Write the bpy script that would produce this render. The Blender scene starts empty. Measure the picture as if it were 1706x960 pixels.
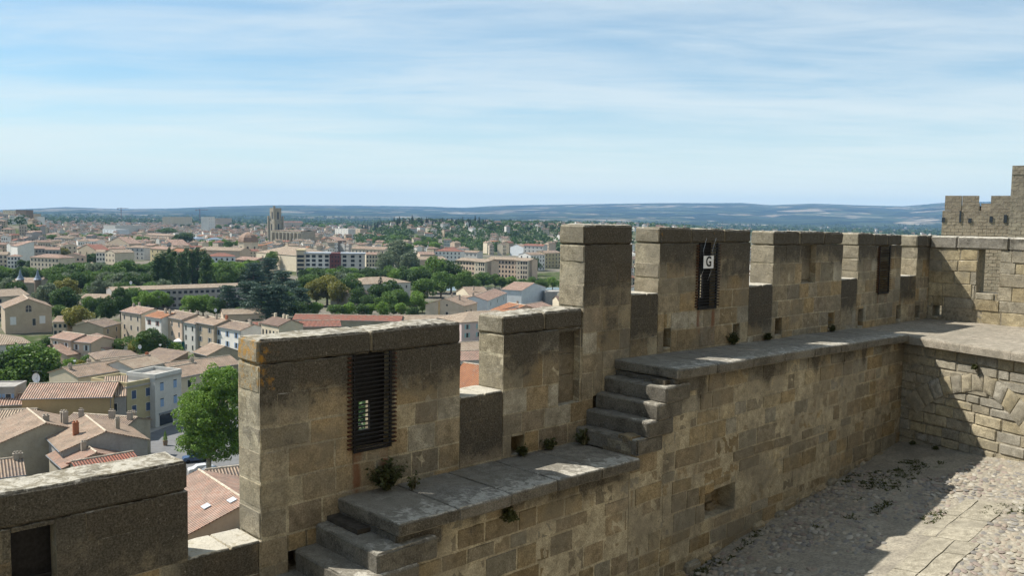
import bpy, bmesh, math, random
import numpy as np
from mathutils import Vector, Matrix
R = math.radians
C = bpy.context.scene.collection
scene = bpy.context.scene
EYE = 43.0                                   # metres above the streets of the town

# ------------------------------------------------------------------ camera
FPX = 1477.0
PITCH, ROLL = math.atan(118 / FPX), R(0.89)
FW = np.array([0, math.cos(PITCH), -math.sin(PITCH)])
UP0 = np.array([0, math.sin(PITCH), math.cos(PITCH)])
RT0 = np.array([1.0, 0, 0])
RT = RT0 * math.cos(ROLL) + UP0 * math.sin(ROLL)
UP = -RT0 * math.sin(ROLL) + UP0 * math.cos(ROLL)
cam_d = bpy.data.cameras.new('camera')
cam = bpy.data.objects.new('camera', cam_d); C.objects.link(cam)
cam.matrix_world = Matrix(((RT[0], UP[0], -FW[0], 0), (RT[1], UP[1], -FW[1], 0), (RT[2], UP[2], -FW[2], EYE), (0, 0, 0, 1)))
cam_d.sensor_width = 36; cam_d.lens = 36 * FPX / 1706
cam_d.clip_start = 0.1; cam_d.clip_end = 120000
scene.camera = cam

# rampart frame: t along the wall, s inwards from its inner face, z relative to the eye
TH = R(46.3)
DV = np.array([math.sin(TH), math.cos(TH), 0]); NV = np.array([-math.cos(TH), math.sin(TH), 0])
P0 = np.array([2.4073546, 14.17427731, 0])
def W(t, s, z):
    return P0 + DV * t - NV * s + np.array([0, 0, z + EYE])

# ------------------------------------------------------------------ light
L = 0.45 * DV - 0.70 * NV + np.array([0, 0, -1.0]); L /= np.linalg.norm(L)
sun_d = bpy.data.lights.new('sun', 'SUN'); sun = bpy.data.objects.new('sun', sun_d); C.objects.link(sun)
sun_d.energy = 4.8; sun_d.angle = R(0.53); sun_d.color = (1.0, 0.955, 0.88)
sun.rotation_euler = Vector(L).to_track_quat('-Z', 'Y').to_euler()
S = -L
sun_el = math.asin(S[2]); sun_az = math.atan2(S[0], S[1])       # azimuth clockwise from +Y
world = bpy.data.worlds.new('World'); scene.world = world; world.use_nodes = True
wn = world.node_tree; wn.nodes.clear()
def N(nt, typ, **kw):
    n = nt.nodes.new(typ)
    for k, v in kw.items():
        if k.startswith('i_'):
            n.inputs[k[2:].replace('_', ' ')].default_value = v
        else: setattr(n, k, v)
    return n
sky = N(wn, 'ShaderNodeTexSky', sky_type='NISHITA', sun_disc=False)
sky.sun_elevation = sun_el; sky.sun_rotation = sun_az
sky.altitude = 150; sky.air_density = 1.0; sky.dust_density = 0.25; sky.ozone_density = 3.0
# thin high cloud: a sheet pattern laid out on the direction divided by its height
tc = N(wn, 'ShaderNodeTexCoord')
sx = N(wn, 'ShaderNodeSeparateXYZ'); wn.links.new(tc.outputs['Generated'], sx.inputs[0])
def wm(op, a, b=None, c=None):
    m = N(wn, 'ShaderNodeMath', operation=op)
    for i, v in enumerate((a, b, c)):
        if v is None: continue
        if isinstance(v, (int, float)): m.inputs[i].default_value = v
        else: wn.links.new(v, m.inputs[i])
    return m.outputs[0]
zz = wm('MAXIMUM', wm('ADD', sx.outputs[2], 0.06), 0.02)
cb = N(wn, 'ShaderNodeCombineXYZ')
wn.links.new(wm('DIVIDE', sx.outputs[0], zz), cb.inputs[0]); wn.links.new(wm('DIVIDE', sx.outputs[1], zz), cb.inputs[1])
def cloud(rot, sc, noise_scale, detail, dist, rough=0.55, loc=(0, 0, 0)):
    mp = N(wn, 'ShaderNodeMapping'); mp.inputs['Rotation'].default_value = (0, 0, R(rot)); mp.inputs['Scale'].default_value = sc; mp.inputs['Location'].default_value = loc
    wn.links.new(cb.outputs[0], mp.inputs[0])
    nz = N(wn, 'ShaderNodeTexNoise'); nz.inputs['Scale'].default_value = noise_scale; nz.inputs['Detail'].default_value = detail
    nz.inputs['Distortion'].default_value = dist; nz.inputs['Roughness'].default_value = rough
    wn.links.new(mp.outputs[0], nz.inputs['Vector']); return nz.outputs['Fac']
c1 = cloud(-20, (0.45, 1.15, 1), 0.8, 8, 0.5, 0.55, (3.1, 1.7, 0))
c2 = cloud(24, (0.8, 1.9, 1), 1.1, 9, 0.9, 0.62, (7.3, 2.2, 0))
c3 = cloud(5, (0.2, 0.35, 1), 0.7, 3, 0.0, 0.5, (1.3, 4.4, 0))
cs = wm('ADD', wm('MULTIPLY', c1, 0.45), wm('ADD', wm('MULTIPLY', c2, 0.25), wm('MULTIPLY', c3, 0.45)))
ramp = N(wn, 'ShaderNodeMapRange', interpolation_type='SMOOTHSTEP'); ramp.inputs['From Min'].default_value = 0.44; ramp.inputs['From Max'].default_value = 0.70
ramp.inputs['To Min'].default_value = 0.14; ramp.inputs['To Max'].default_value = 0.76
wn.links.new(cs, ramp.inputs['Value'])
mx = N(wn, 'ShaderNodeMix', data_type='RGBA')
veil = N(wn, 'ShaderNodeMapRange', interpolation_type='SMOOTHSTEP'); veil.inputs['From Min'].default_value = -0.02; veil.inputs['From Max'].default_value = 0.17
veil.inputs['To Min'].default_value = 0.97; veil.inputs['To Max'].default_value = 0.0; wn.links.new(sx.outputs[2], veil.inputs['Value'])
fac = wm('SUBTRACT', 1.0, wm('MULTIPLY', wm('SUBTRACT', 1.0, ramp.outputs[0]), wm('SUBTRACT', 1.0, veil.outputs[0])))
tintn = N(wn, 'ShaderNodeMix', data_type='RGBA', blend_type='MULTIPLY'); tintn.inputs['Factor'].default_value = 1.0
wn.links.new(sky.outputs[0], tintn.inputs[6]); tintn.inputs[7].default_value = (0.78, 1.05, 1.06, 1)
wn.links.new(fac, mx.inputs['Factor']); wn.links.new(tintn.outputs[2], mx.inputs[6])
hz = N(wn, 'ShaderNodeMix', data_type='RGBA'); wn.links.new(veil.outputs[0], hz.inputs['Factor']); hz.inputs[6].default_value = (6.7, 7.4, 7.6, 1); hz.inputs[7].default_value = (8.0, 8.6, 7.6, 1); wn.links.new(hz.outputs[2], mx.inputs[7])
bg = N(wn, 'ShaderNodeBackground'); bg.inputs['Strength'].default_value = 0.078
wo = N(wn, 'ShaderNodeOutputWorld'); wn.links.new(mx.outputs[2], bg.inputs[0]); wn.links.new(bg.outputs[0], wo.inputs[0])
scene.view_settings.view_transform = 'Standard'; scene.view_settings.look = 'None'
scene.view_settings.exposure = 0.68; scene.view_settings.gamma = 1.0; scene.view_settings.use_curve_mapping = False
scene.cycles.use_denoising = True
scene.cycles.max_bounces = 5; scene.cycles.diffuse_bounces = 3; scene.cycles.volume_bounces = 0
scene.cycles.transparent_max_bounces = 6; scene.cycles.use_adaptive_sampling = True; scene.cycles.adaptive_threshold = 0.02

# ------------------------------------------------------------------ helpers
def tag(o, label=None, cat=None, group=None, kind=None):
    if label: o['label'] = label
    if cat: o['category'] = cat
    if group: o['group'] = group
    if kind: o['kind'] = kind
    return o
def empty(name, loc=(0, 0, 0), rz=0.0, parent=None):
    o = bpy.data.objects.new(name, None); C.objects.link(o); o.location = loc; o.rotation_euler = (0, 0, rz); o.parent = parent
    o.empty_display_size = 0.5
    return o
def hash3(ix, iy, iz):
    h = (ix.astype(np.int64) * 374761393 + iy.astype(np.int64) * 668265263 + iz.astype(np.int64) * 2147483647 + 1013904223) & 0xffffffff
    h = ((h ^ (h >> 13)) * 1274126177) & 0xffffffff
    h = ((h ^ (h >> 15)) * 2246822519) & 0xffffffff
    return ((h ^ (h >> 16)) & 0xffffff) / float(0xffffff)
def vnoise(p, sc=1.0, octv=2):
    out = np.zeros(len(p)); a = 1.0; tot = 0
    for o in range(octv):
        q = p * sc * (2 ** o) + o * 17.3; i = np.floor(q); f = q - i; f = f * f * (3 - 2 * f)
        v = 0
        for dx in (0, 1):
            for dy in (0, 1):
                for dz in (0, 1):
                    w_ = (f[:, 0] if dx else 1 - f[:, 0]) * (f[:, 1] if dy else 1 - f[:, 1]) * (f[:, 2] if dz else 1 - f[:, 2])
                    v = v + w_ * hash3(i[:, 0] + dx, i[:, 1] + dy, i[:, 2] + dz)
        out += a * v; tot += a; a *= 0.5
    return out / tot * 2 - 1          # -1..1
class MB:
    """collects verts, faces, per-vertex attributes and per-face materials; build() links them as ONE mesh object"""
    def __init__(s): s.v = []; s.f = []; s.n = 0; s.tint = []; s.wx = []; s.mi = []; s.has = False
    def add(s, v, f, tint=None, wx=None, mi=0):
        v = np.asarray(v, float)
        s.v.append(v)
        for q in f: s.f.append(tuple(int(i) + s.n for i in q))
        s.mi.extend([mi] * len(f)); s.n += len(v)
        if tint is not None:
            s.has = True
            s.tint.append(np.broadcast_to(np.asarray(tint, float), (len(v), 3)))
            s.wx.append(np.zeros((len(v), 4)) if wx is None else np.asarray(wx, float))
        elif s.has:
            s.tint.append(np.ones((len(v), 3)) * .5); s.wx.append(np.zeros((len(v), 4)))
    def box(s, lo, hi, tint=None, mi=0, M=None):
        x0, y0, z0 = lo; x1, y1, z1 = hi
        v = np.array([(x0, y0, z0), (x1, y0, z0), (x1, y1, z0), (x0, y1, z0), (x0, y0, z1), (x1, y0, z1), (x1, y1, z1), (x0, y1, z1)], float)
        if M is not None: v = M(v)
        s.add(v, [(0, 3, 2, 1), (4, 5, 6, 7), (0, 1, 5, 4), (1, 2, 6, 5), (2, 3, 7, 6), (3, 0, 4, 7)], tint, mi=mi)
    def tube(s, pts, rad, seg=6, mi=0):
        pts = [np.asarray(p, float) for p in pts]
        rr = rad if hasattr(rad, '__len__') else [rad] * len(pts)
        vs = []
        for i, p in enumerate(pts):
            dr = pts[min(i + 1, len(pts) - 1)] - pts[max(i - 1, 0)]; dr /= (np.linalg.norm(dr) + 1e-9)
            a = np.cross(dr, (0, 0, 1) if abs(dr[2]) < .9 else (1, 0, 0)); a /= np.linalg.norm(a); b = np.cross(dr, a)
            for k in range(seg):
                an = 2 * math.pi * k / seg; vs.append(p + rr[i] * (a * math.cos(an) + b * math.sin(an)))
        fs = [(i * seg + k, i * seg + (k + 1) % seg, (i + 1) * seg + (k + 1) % seg, (i + 1) * seg + k) for i in range(len(pts) - 1) for k in range(seg)]
        fs += [tuple(range(seg))[::-1], tuple((len(pts) - 1) * seg + k for k in range(seg))]
        s.add(vs, fs, mi=mi)
    def build(s, name, mats, parent=None, smooth=False, loc=None):
        me = bpy.data.meshes.new(name)
        v = np.concatenate(s.v) if s.v else np.zeros((0, 3))
        if loc is not None: v = v - np.asarray(loc, float)
        nl = np.array([len(f) for f in s.f], dtype=np.int32)
        flat = np.fromiter((i for f in s.f for i in f), dtype=np.int32)
        me.vertices.add(len(v)); me.vertices.foreach_set('co', v.ravel())
        me.loops.add(len(flat)); me.loops.foreach_set('vertex_index', flat)
        me.polygons.add(len(nl)); me.polygons.foreach_set('loop_start', np.concatenate(([0], np.cumsum(nl)[:-1])).astype(np.int32)) if len(nl) else None
        mats = mats if isinstance(mats, (list, tuple)) else [mats]
        for m in mats: me.materials.append(m)
        if len(mats) > 1: me.polygons.foreach_set('material_index', np.array(s.mi, dtype=np.int32))
        if s.has:
            a = me.attributes.new('tint', 'FLOAT_COLOR', 'POINT'); a.data.foreach_set('color', np.c_[np.concatenate(s.tint), np.ones(len(v))].ravel())
            a = me.attributes.new('wx', 'FLOAT_COLOR', 'POINT'); a.data.foreach_set('color', np.concatenate(s.wx).ravel())
        me.update(calc_edges=True); me.validate()
        me.polygons.foreach_set('use_smooth', [smooth] * len(me.polygons))
        if smooth and s.has: me.set_sharp_from_angle(angle=R(27))
        o = bpy.data.objects.new(name, me); C.objects.link(o); o.parent = parent
        if loc is not None: o.location = loc
        return o

# ------------------------------------------------------------------ materials
def mat(name):
    m = bpy.data.materials.new(name); m.use_nodes = True; nt = m.node_tree
    b = nt.nodes['Principled BSDF']; b.inputs['Specular IOR Level'].default_value = 0.25
    return m, nt, b
def lk(nt, a, b): nt.links.new(a, b)
def mth(nt, op, a, b=None, clamp=False):
    m = nt.nodes.new('ShaderNodeMath'); m.operation = op; m.use_clamp = clamp
    for i, v in enumerate((a, b)):
        if v is None: continue
        if isinstance(v, (int, float)): m.inputs[i].default_value = v
        else: lk(nt, v, m.inputs[i])
    return m.outputs[0]
def mixc(nt, fac, a, b, mode='MIX'):
    m = nt.nodes.new('ShaderNodeMix'); m.data_type = 'RGBA'; m.blend_type = mode
    for k, v in ((0, fac), (6, a), (7, b)):
        if isinstance(v, (int, float)): m.inputs[k].default_value = v
        elif isinstance(v, tuple): m.inputs[k].default_value = (*v[:3], 1)
        else: lk(nt, v, m.inputs[k])
    return m.outputs[2]
def noise(nt, sc, det=4, rough=0.55, vec=None, dist=0.0):
    n = nt.nodes.new('ShaderNodeTexNoise'); n.inputs['Scale'].default_value = sc; n.inputs['Detail'].default_value = det
    n.inputs['Roughness'].default_value = rough; n.inputs['Distortion'].default_value = dist
    if vec is not None: lk(nt, vec, n.inputs['Vector'])
    return n.outputs['Fac']
def voro(nt, sc, vec=None, feature='F1', out='Distance', rnd=1.0):
    n = nt.nodes.new('ShaderNodeTexVoronoi'); n.feature = feature; n.inputs['Scale'].default_value = sc; n.inputs['Randomness'].default_value = rnd
    if vec is not None: lk(nt, vec, n.inputs['Vector'])
    return n.outputs[out]
def sstep(nt, v, a, b, lo=0.0, hi=1.0):
    m = nt.nodes.new('ShaderNodeMapRange'); m.interpolation_type = 'SMOOTHSTEP'
    m.inputs['From Min'].default_value = a; m.inputs['From Max'].default_value = b; m.inputs['To Min'].default_value = lo; m.inputs['To Max'].default_value = hi
    lk(nt, v, m.inputs['Value']); return m.outputs[0]
def bump(nt, h, strength, dist, prev=None):
    b = nt.nodes.new('ShaderNodeBump'); b.inputs['Strength'].default_value = strength; b.inputs['Distance'].default_value = dist
    lk(nt, h, b.inputs['Height'])
    if prev is not None: lk(nt, prev, b.inputs['Normal'])
    return b.outputs[0]
def objvec(nt): return nt.nodes.new('ShaderNodeTexCoord').outputs['Object']
def simple(name, col, rough=0.8, metal=0.0, nsc=None, namt=0.25, spec=0.25):
    m, nt, b = mat(name); b.inputs['Roughness'].default_value = rough; b.inputs['Metallic'].default_value = metal; b.inputs['Specular IOR Level'].default_value = spec
    if nsc:
        f = noise(nt, nsc, 5, 0.6, objvec(nt)); f = sstep(nt, f, 0.3, 0.7)
        c = mixc(nt, f, tuple(x * (1 - namt) for x in col), tuple(min(1, x * (1 + namt)) for x in col)); lk(nt, c, b.inputs['Base Color'])
    else: b.inputs['Base Color'].default_value = (*col, 1)
    return m

def stone_material(name, bumpy=1.0, pale=(0.50, 0.47, 0.40)):
    m, nt, b = mat(name); v = objvec(nt); b.inputs['Roughness'].default_value = 0.92; b.inputs['Specular IOR Level'].default_value = 0.15
    at = nt.nodes.new('ShaderNodeAttribute'); at.attribute_name = 'tint'
    wx = nt.nodes.new('ShaderNodeAttribute'); wx.attribute_name = 'wx'
    sp = nt.nodes.new('ShaderNodeSeparateColor'); lk(nt, wx.outputs['Color'], sp.inputs[0])
    crust, orange, rust, palea = sp.outputs[0], sp.outputs[1], sp.outputs[2], wx.outputs['Alpha']
    big = noise(nt, 1.3, 5, 0.6, v); mid = noise(nt, 7, 6, 0.65, v, 0.4); fine = noise(nt, 55, 4, 0.7, v); grit = noise(nt, 160, 2, 0.6, v)
    c = at.outputs['Color']
    c = mixc(nt, 1.0, c, mixc(nt, sstep(nt, mid, 0.28, 0.72), (0.66, 0.64, 0.60), (1.22, 1.2, 1.16)), 'MULTIPLY')
    c = mixc(nt, 1.0, c, mixc(nt, sstep(nt, fine, 0.30, 0.70), (0.66, 0.65, 0.62), (1.26, 1.26, 1.26)), 'MULTIPLY')
    pit = sstep(nt, noise(nt, 30, 5, .8, v), .60, .66)
    c = mixc(nt, mth(nt, 'MULTIPLY', pit, .55), c, (.06, .05, .038))
    # brown-grey patina drifting over the face
    c = mixc(nt, sstep(nt, big, 0.40, 0.68, 0, 0.6), c, (0.185, 0.168, 0.132))
    # rust runs
    c = mixc(nt, mth(nt, 'MULTIPLY', sstep(nt, mth(nt, 'ADD', rust, mth(nt, 'MULTIPLY', mth(nt, 'SUBTRACT', mid, 0.5), 1.6)), 0.18, 0.85), 0.80), c, (0.17, 0.068, 0.034))
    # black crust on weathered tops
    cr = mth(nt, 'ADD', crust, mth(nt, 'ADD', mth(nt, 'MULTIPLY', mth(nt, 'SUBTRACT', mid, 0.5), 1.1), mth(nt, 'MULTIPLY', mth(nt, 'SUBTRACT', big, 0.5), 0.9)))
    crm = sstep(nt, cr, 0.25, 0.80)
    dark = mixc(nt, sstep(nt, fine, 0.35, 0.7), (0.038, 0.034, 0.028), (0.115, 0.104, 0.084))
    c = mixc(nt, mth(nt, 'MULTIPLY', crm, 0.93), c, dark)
    # pale lichen dots in the crust
    dots = noise(nt, 34, 3, 0.75, v); dm = mth(nt, 'MULTIPLY', sstep(nt, dots, 0.60, 0.68), sstep(nt, noise(nt, 5, 3, 0.6, v), 0.40, 0.62))
    c = mixc(nt, mth(nt, 'MULTIPLY', mth(nt, 'MULTIPLY', dm, sstep(nt, crust, 0.15, 0.6)), 0.65), c, (0.34, 0.32, 0.27))
    # orange lichen
    om = sstep(nt, mth(nt, 'ADD', orange, mth(nt, 'MULTIPLY', mth(nt, 'SUBTRACT', noise(nt, 11, 5, 0.7, v), 0.5), 1.6)), 0.42, 0.75)
    c = mixc(nt, mth(nt, 'MULTIPLY', om, 0.85), c, (0.36, 0.19, 0.035))
    # pale sheets of lichen and worn stone
    blot = voro(nt, 13, v); pl = mth(nt, 'ADD', palea, mth(nt, 'MULTIPLY', mth(nt, 'SUBTRACT', noise(nt, 9, 5, 0.65, v, 0.6), 0.5), 1.9))
    pm = mth(nt, 'MULTIPLY', sstep(nt, pl, 0.40, 0.72), sstep(nt, fine, 0.30, 0.55, .45, 1))
    c = mixc(nt, mth(nt, 'MULTIPLY', pm, 0.72), c, pale)
    lk(nt, c, b.inputs['Base Color'])
    n1 = bump(nt, mid, 0.55 * bumpy, 0.03); n2 = bump(nt, fine, 0.6 * bumpy, 0.010, n1); n3 = bump(nt, grit, 0.5 * bumpy, 0.004, n2)
    lk(nt, n3, b.inputs['Normal'])
    return m
M = {}
M['stone'] = stone_material('weathered_sandstone')
M['stone_slab'] = stone_material('walkway_stone', 0.8)
M['pitted'] = stone_material('pitted_limestone', 2.2)
M['mortar'] = simple('lime_mortar', (0.23, 0.20, 0.145), 0.95, nsc=14, namt=0.35)
M['core_hole_shade'] = simple('rubble_and_hole_shade', (0.06, 0.052, 0.042), 0.95, nsc=14, namt=0.3)  # rubble fill, and the dark plates that stand for shade in drain holes
M['iron'] = simple('black_iron', (0.016, 0.016, 0.018), 0.55, 0.4, nsc=30, namt=0.4)
M['rusty'] = simple('rusty_iron', (0.09, 0.038, 0.022), 0.8, 0.2, nsc=40, namt=0.5)
M['white_paint'] = simple('white_enamel', (0.72, 0.73, 0.74), 0.4, nsc=20, namt=0.05)
M['black_paint'] = simple('black_letter', (0.02, 0.02, 0.02), 0.4)
M['wire'] = simple('galvanised_wire', (0.45, 0.45, 0.45), 0.4, 0.7)
# ------------------------------------------------------------------ masonry
rng = np.random.default_rng(11)
OCHRE = [(0.30, 0.225, 0.125), (0.33, 0.25, 0.14), (0.27, 0.215, 0.135), (0.255, 0.205, 0.14), (0.30, 0.25, 0.17), (0.235, 0.20, 0.145), (0.33, 0.235, 0.115), (0.285, 0.235, 0.155)]
GREYS = [(0.27, 0.25, 0.20), (0.30, 0.28, 0.23), (0.24, 0.225, 0.185), (0.33, 0.305, 0.24), (0.29, 0.26, 0.20)]
RETAIN = [(0.30, 0.23, 0.12), (0.26, 0.205, 0.125), (0.34, 0.26, 0.135), (0.235, 0.20, 0.14), (0.30, 0.24, 0.155), (0.28, 0.205, 0.10), (0.22, 0.19, 0.135), (0.25, 0.23, 0.175), (0.32, 0.25, 0.15)]
def soften(pal, k=.22): return [tuple(k * q + (1 - k) * c_ for c_, q in zip(c, (sum(c) / 3 * 1.07, sum(c) / 3 * 1.01, sum(c) / 3 * .84))) for c in pal]
OCHRE, RETAIN = soften(OCHRE) + [(.36, .33, .26), (.23, .205, .15), (.40, .34, .23), (.31, .235, .13)], soften(RETAIN, .3) + [(.36, .31, .21), (.25, .235, .19)]
OCHRE = [(c[0] * 1.08, c[1] * 1.10, c[2] * 1.15) for c in OCHRE]; RETAIN = [(c[0] * 1.04, c[1] * 1.05, c[2] * 1.08) for c in RETAIN]
def lattice(n):
    nx, ny, nz = n
    I, J, K = np.meshgrid(np.arange(nx + 1), np.arange(ny + 1), np.arange(nz + 1), indexing='ij')
    surf = (I == 0) | (I == nx) | (J == 0) | (J == ny) | (K == 0) | (K == nz)
    idx = -np.ones(I.shape, int); idx[surf] = np.arange(surf.sum())
    pts = np.c_[I[surf] / nx, J[surf] / ny, K[surf] / nz]
    F_ = []
    def quad(a, b, c, d_, flip):
        q = np.stack([a, b, c, d_], -1).reshape(-1, 4); F_.append(q[:, ::-1] if flip else q)
    for i, fl in ((0, True), (nx, False)): g = idx[i]; quad(g[:-1, :-1], g[1:, :-1], g[1:, 1:], g[:-1, 1:], fl)
    for j, fl in ((0, False), (ny, True)): g = idx[:, j]; quad(g[:-1, :-1], g[1:, :-1], g[1:, 1:], g[:-1, 1:], fl)
    for k, fl in ((0, True), (nz, False)): g = idx[:, :, k]; quad(g[:-1, :-1], g[1:, :-1], g[1:, 1:], g[:-1, 1:], fl)
    return pts, np.concatenate(F_)
_lat = {}
def stone(mb, lo, hi, cell=0.06, r=0.02, amp=0.006, tint=(.3, .25, .15), wxf=None, xf=None, mi=0, big=0.0, depthcell=None):
    """one block with rounded worn edges, in the (t, s, z) frame"""
    lo = np.array(lo, float); hi = np.array(hi, float); sz = hi - lo
    if sz.min() < 0.015: return
    cells = np.array([cell, depthcell or cell, cell])
    n = tuple(int(max(2, min(60, round(x / c)))) for x, c in zip(sz, cells))
    if n not in _lat: _lat[n] = lattice(n)
    p, f = _lat[n]
    p = p.copy()
    # denser rows by the edges so that the rounding shows
    rr = min(r, sz.min() * 0.35)
    for ax in range(3):
        e = rr / sz[ax]; k = 1.0 / n[ax]
        q = p[:, ax]
        if k > e: q = np.where(np.isclose(q, k) & (n[ax] > 2), e, np.where(np.isclose(q, 1 - k) & (n[ax] > 2), 1 - e, q))
        p[:, ax] = q
    p = lo + p * sz
    q = np.clip(p, lo + rr, hi - rr); dr = p - q; ln = np.linalg.norm(dr, axis=1, keepdims=True); nr = dr / np.maximum(ln, 1e-6)
    p = q + nr * rr
    off = rng.uniform(-50, 50, 3)
    d_ = vnoise(p + off, 9, 3) * amp + (vnoise(p + off, 2.2, 2) * big if big else 0)
    edge = (np.abs(nr).max(1) < 0.93)
    d_ = np.where(edge, d_ * 1.6 - amp * 0.9 - np.maximum(0, vnoise(p + off, 5, 1) - 0.25) * 0.03 * min(1, amp / 0.006), d_)
    p = p + nr * d_[:, None]
    if amp > .002 or True:
        wq = p * np.array([.85, .5, 1.0]); p = p + np.c_[vnoise(wq + 7, 1, 2) * .016, vnoise(wq + 31, 1, 2) * .010, vnoise(wq + 57, 1, 2) * .020]
    wx = wxf(p, nr) if wxf else None
    t = np.array(tint) * rng.uniform(0.86, 1.16)
    pw = xf(p) if xf else WA(p)
    mb.add(pw, f, t, wx if wx is not None else np.zeros((len(p), 4)), mi)
def WA(p):
    return P0 + np.outer(p[:, 0], DV) - np.outer(p[:, 1], NV) + np.c_[np.zeros(len(p)), np.zeros(len(p)), p[:, 2] + EYE]
def cut(rects, hole):
    out = []
    a0, a1, b0, b1 = hole
    for (x0, x1, z0, z1) in rects:
        if a0 >= x1 or a1 <= x0 or b0 >= z1 or b1 <= z0: out.append((x0, x1, z0, z1)); continue
        if a0 > x0: out.append((x0, a0, z0, z1))
        if a1 < x1: out.append((a1, x1, z0, z1))
        m0, m1 = max(x0, a0), min(x1, a1)
        if b0 > z0: out.append((m0, m1, z0, b0))
        if b1 < z1: out.append((m0, m1, b1, z1))
    return [q for q in out if q[1] - q[0] > 0.03 and q[3] - q[2] > 0.03]
def courses(t0, t1, z0, z1, hh, ww, holes=(), ph=0.0):
    """block rectangles filling a face: courses from the top down, block widths vary"""
    rects = []
    z = z1; k = 0
    while z > z0 + 0.04:
        h = rng.uniform(*hh); zb = z - h
        if zb - z0 < hh[0] * 0.6: zb = z0
        t = t0 + (0 if k % 2 else 0); first = True
        while t < t1 - 0.02:
            w_ = rng.uniform(*ww) * (0.55 if first and k % 2 else 1.0); first = False
            te = t + w_
            if t1 - te < ww[0] * 0.5: te = t1
            rects.append((t, te, zb, z)); t = te
        z = zb; k += 1
    for h in holes: rects = cut(rects, h)
    return rects
def ztop(t): return -0.115 - 0.016 * t
def zbase(t): return -2.16 - 0.016 * t

rampart = empty('rampart_wall', W(0, 0, -43)); tag(rampart, 'long battlemented stone wall running away beside its raised walkway', 'rampart wall')
RL = np.array(rampart.location)
def rpart(mb, name, m, parent=None, smooth=True):
    o = mb.build(name, m, None, smooth)
    if parent is None: o.parent = rampart; o.matrix_parent_inverse = rampart.matrix_basis.inverted() if False else Matrix.Translation(-Vector(RL))
    else: o.parent = parent; 
    return o
TK = 0.50                                    # wall thickness
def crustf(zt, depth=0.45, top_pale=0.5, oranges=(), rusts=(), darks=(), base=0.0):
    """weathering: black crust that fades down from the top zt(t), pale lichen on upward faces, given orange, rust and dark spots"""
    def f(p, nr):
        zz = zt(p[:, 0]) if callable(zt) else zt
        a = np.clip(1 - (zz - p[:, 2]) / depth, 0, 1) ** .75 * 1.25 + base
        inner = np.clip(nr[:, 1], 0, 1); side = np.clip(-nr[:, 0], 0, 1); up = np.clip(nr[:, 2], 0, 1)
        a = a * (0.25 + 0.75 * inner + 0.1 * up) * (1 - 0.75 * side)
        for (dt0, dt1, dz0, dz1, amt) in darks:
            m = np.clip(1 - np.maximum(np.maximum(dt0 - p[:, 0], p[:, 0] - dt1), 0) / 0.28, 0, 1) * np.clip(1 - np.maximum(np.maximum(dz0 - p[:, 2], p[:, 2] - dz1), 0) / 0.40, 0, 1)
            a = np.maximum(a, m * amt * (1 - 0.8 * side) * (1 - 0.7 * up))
        o_ = np.zeros(len(p))
        for (ot, oz, orad, amt) in oranges:
            o_ = np.maximum(o_, amt * np.clip(1 - np.hypot(p[:, 0] - ot, p[:, 2] - oz) / orad, 0, 1) ** 0.5)
        ru = np.zeros(len(p))
        for (rt, rw, rz0, rz1, amt) in rusts:
            m = np.clip(1 - np.abs(p[:, 0] - rt - .02 * vnoise(np.c_[p[:, 2] * 4, p[:, 2] * 0, p[:, 2] * 0], 1, 2)) / rw, 0, 1) * (p[:, 2] < rz1) * np.clip((p[:, 2] - rz0) / 0.4, 0, 1)
            ru = np.maximum(ru, m * amt)
        pal = up * top_pale
        return np.c_[a, o_, ru, pal]
    return f
def masonry(mb, t0, t1, s0, s1, z0, z1, hh, ww, pal, wxf, holes=(), cell=0.055, amp=0.004, r=0.007, gap=0.0045, proud=0.0025, xf=None, big=0.0):
    for (a, b, c_, d_) in courses(t0, t1, z0, z1, hh, ww, holes):
        g = gap
        tint = pal[rng.integers(len(pal))]
        pr = rng.uniform(-proud, proud)
        stone(mb, (a + g, s0, c_ + g), (b - g, s1 + pr, d_ - g), cell=cell, r=rng.uniform(0.6, 1.4) * r, amp=amp, tint=tint, wxf=wxf, xf=xf, depthcell=0.16 if s1 - s0 < 0.6 else .3, big=big)
def mortar_box(mb, t0, t1, s0, s1, z0, z1, holes=(), inset=0.012, mi=1, wxf=None):
    inset = .004
    for (a, b, c_, d_) in cut_all([(t0, t1, z0, z1)], holes):
        stone(mb, (a + inset, s0 + inset, c_ - .004), (b - inset, s1 - inset, d_ + (.004 if d_ < z1 else -inset)), cell=.12, r=.001, amp=.0012, tint=(.40, .36, .27), wxf=wxf, depthcell=.3)
def cut_all(r, holes):
    for h in holes: r = cut(r, h)
    return r

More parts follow.
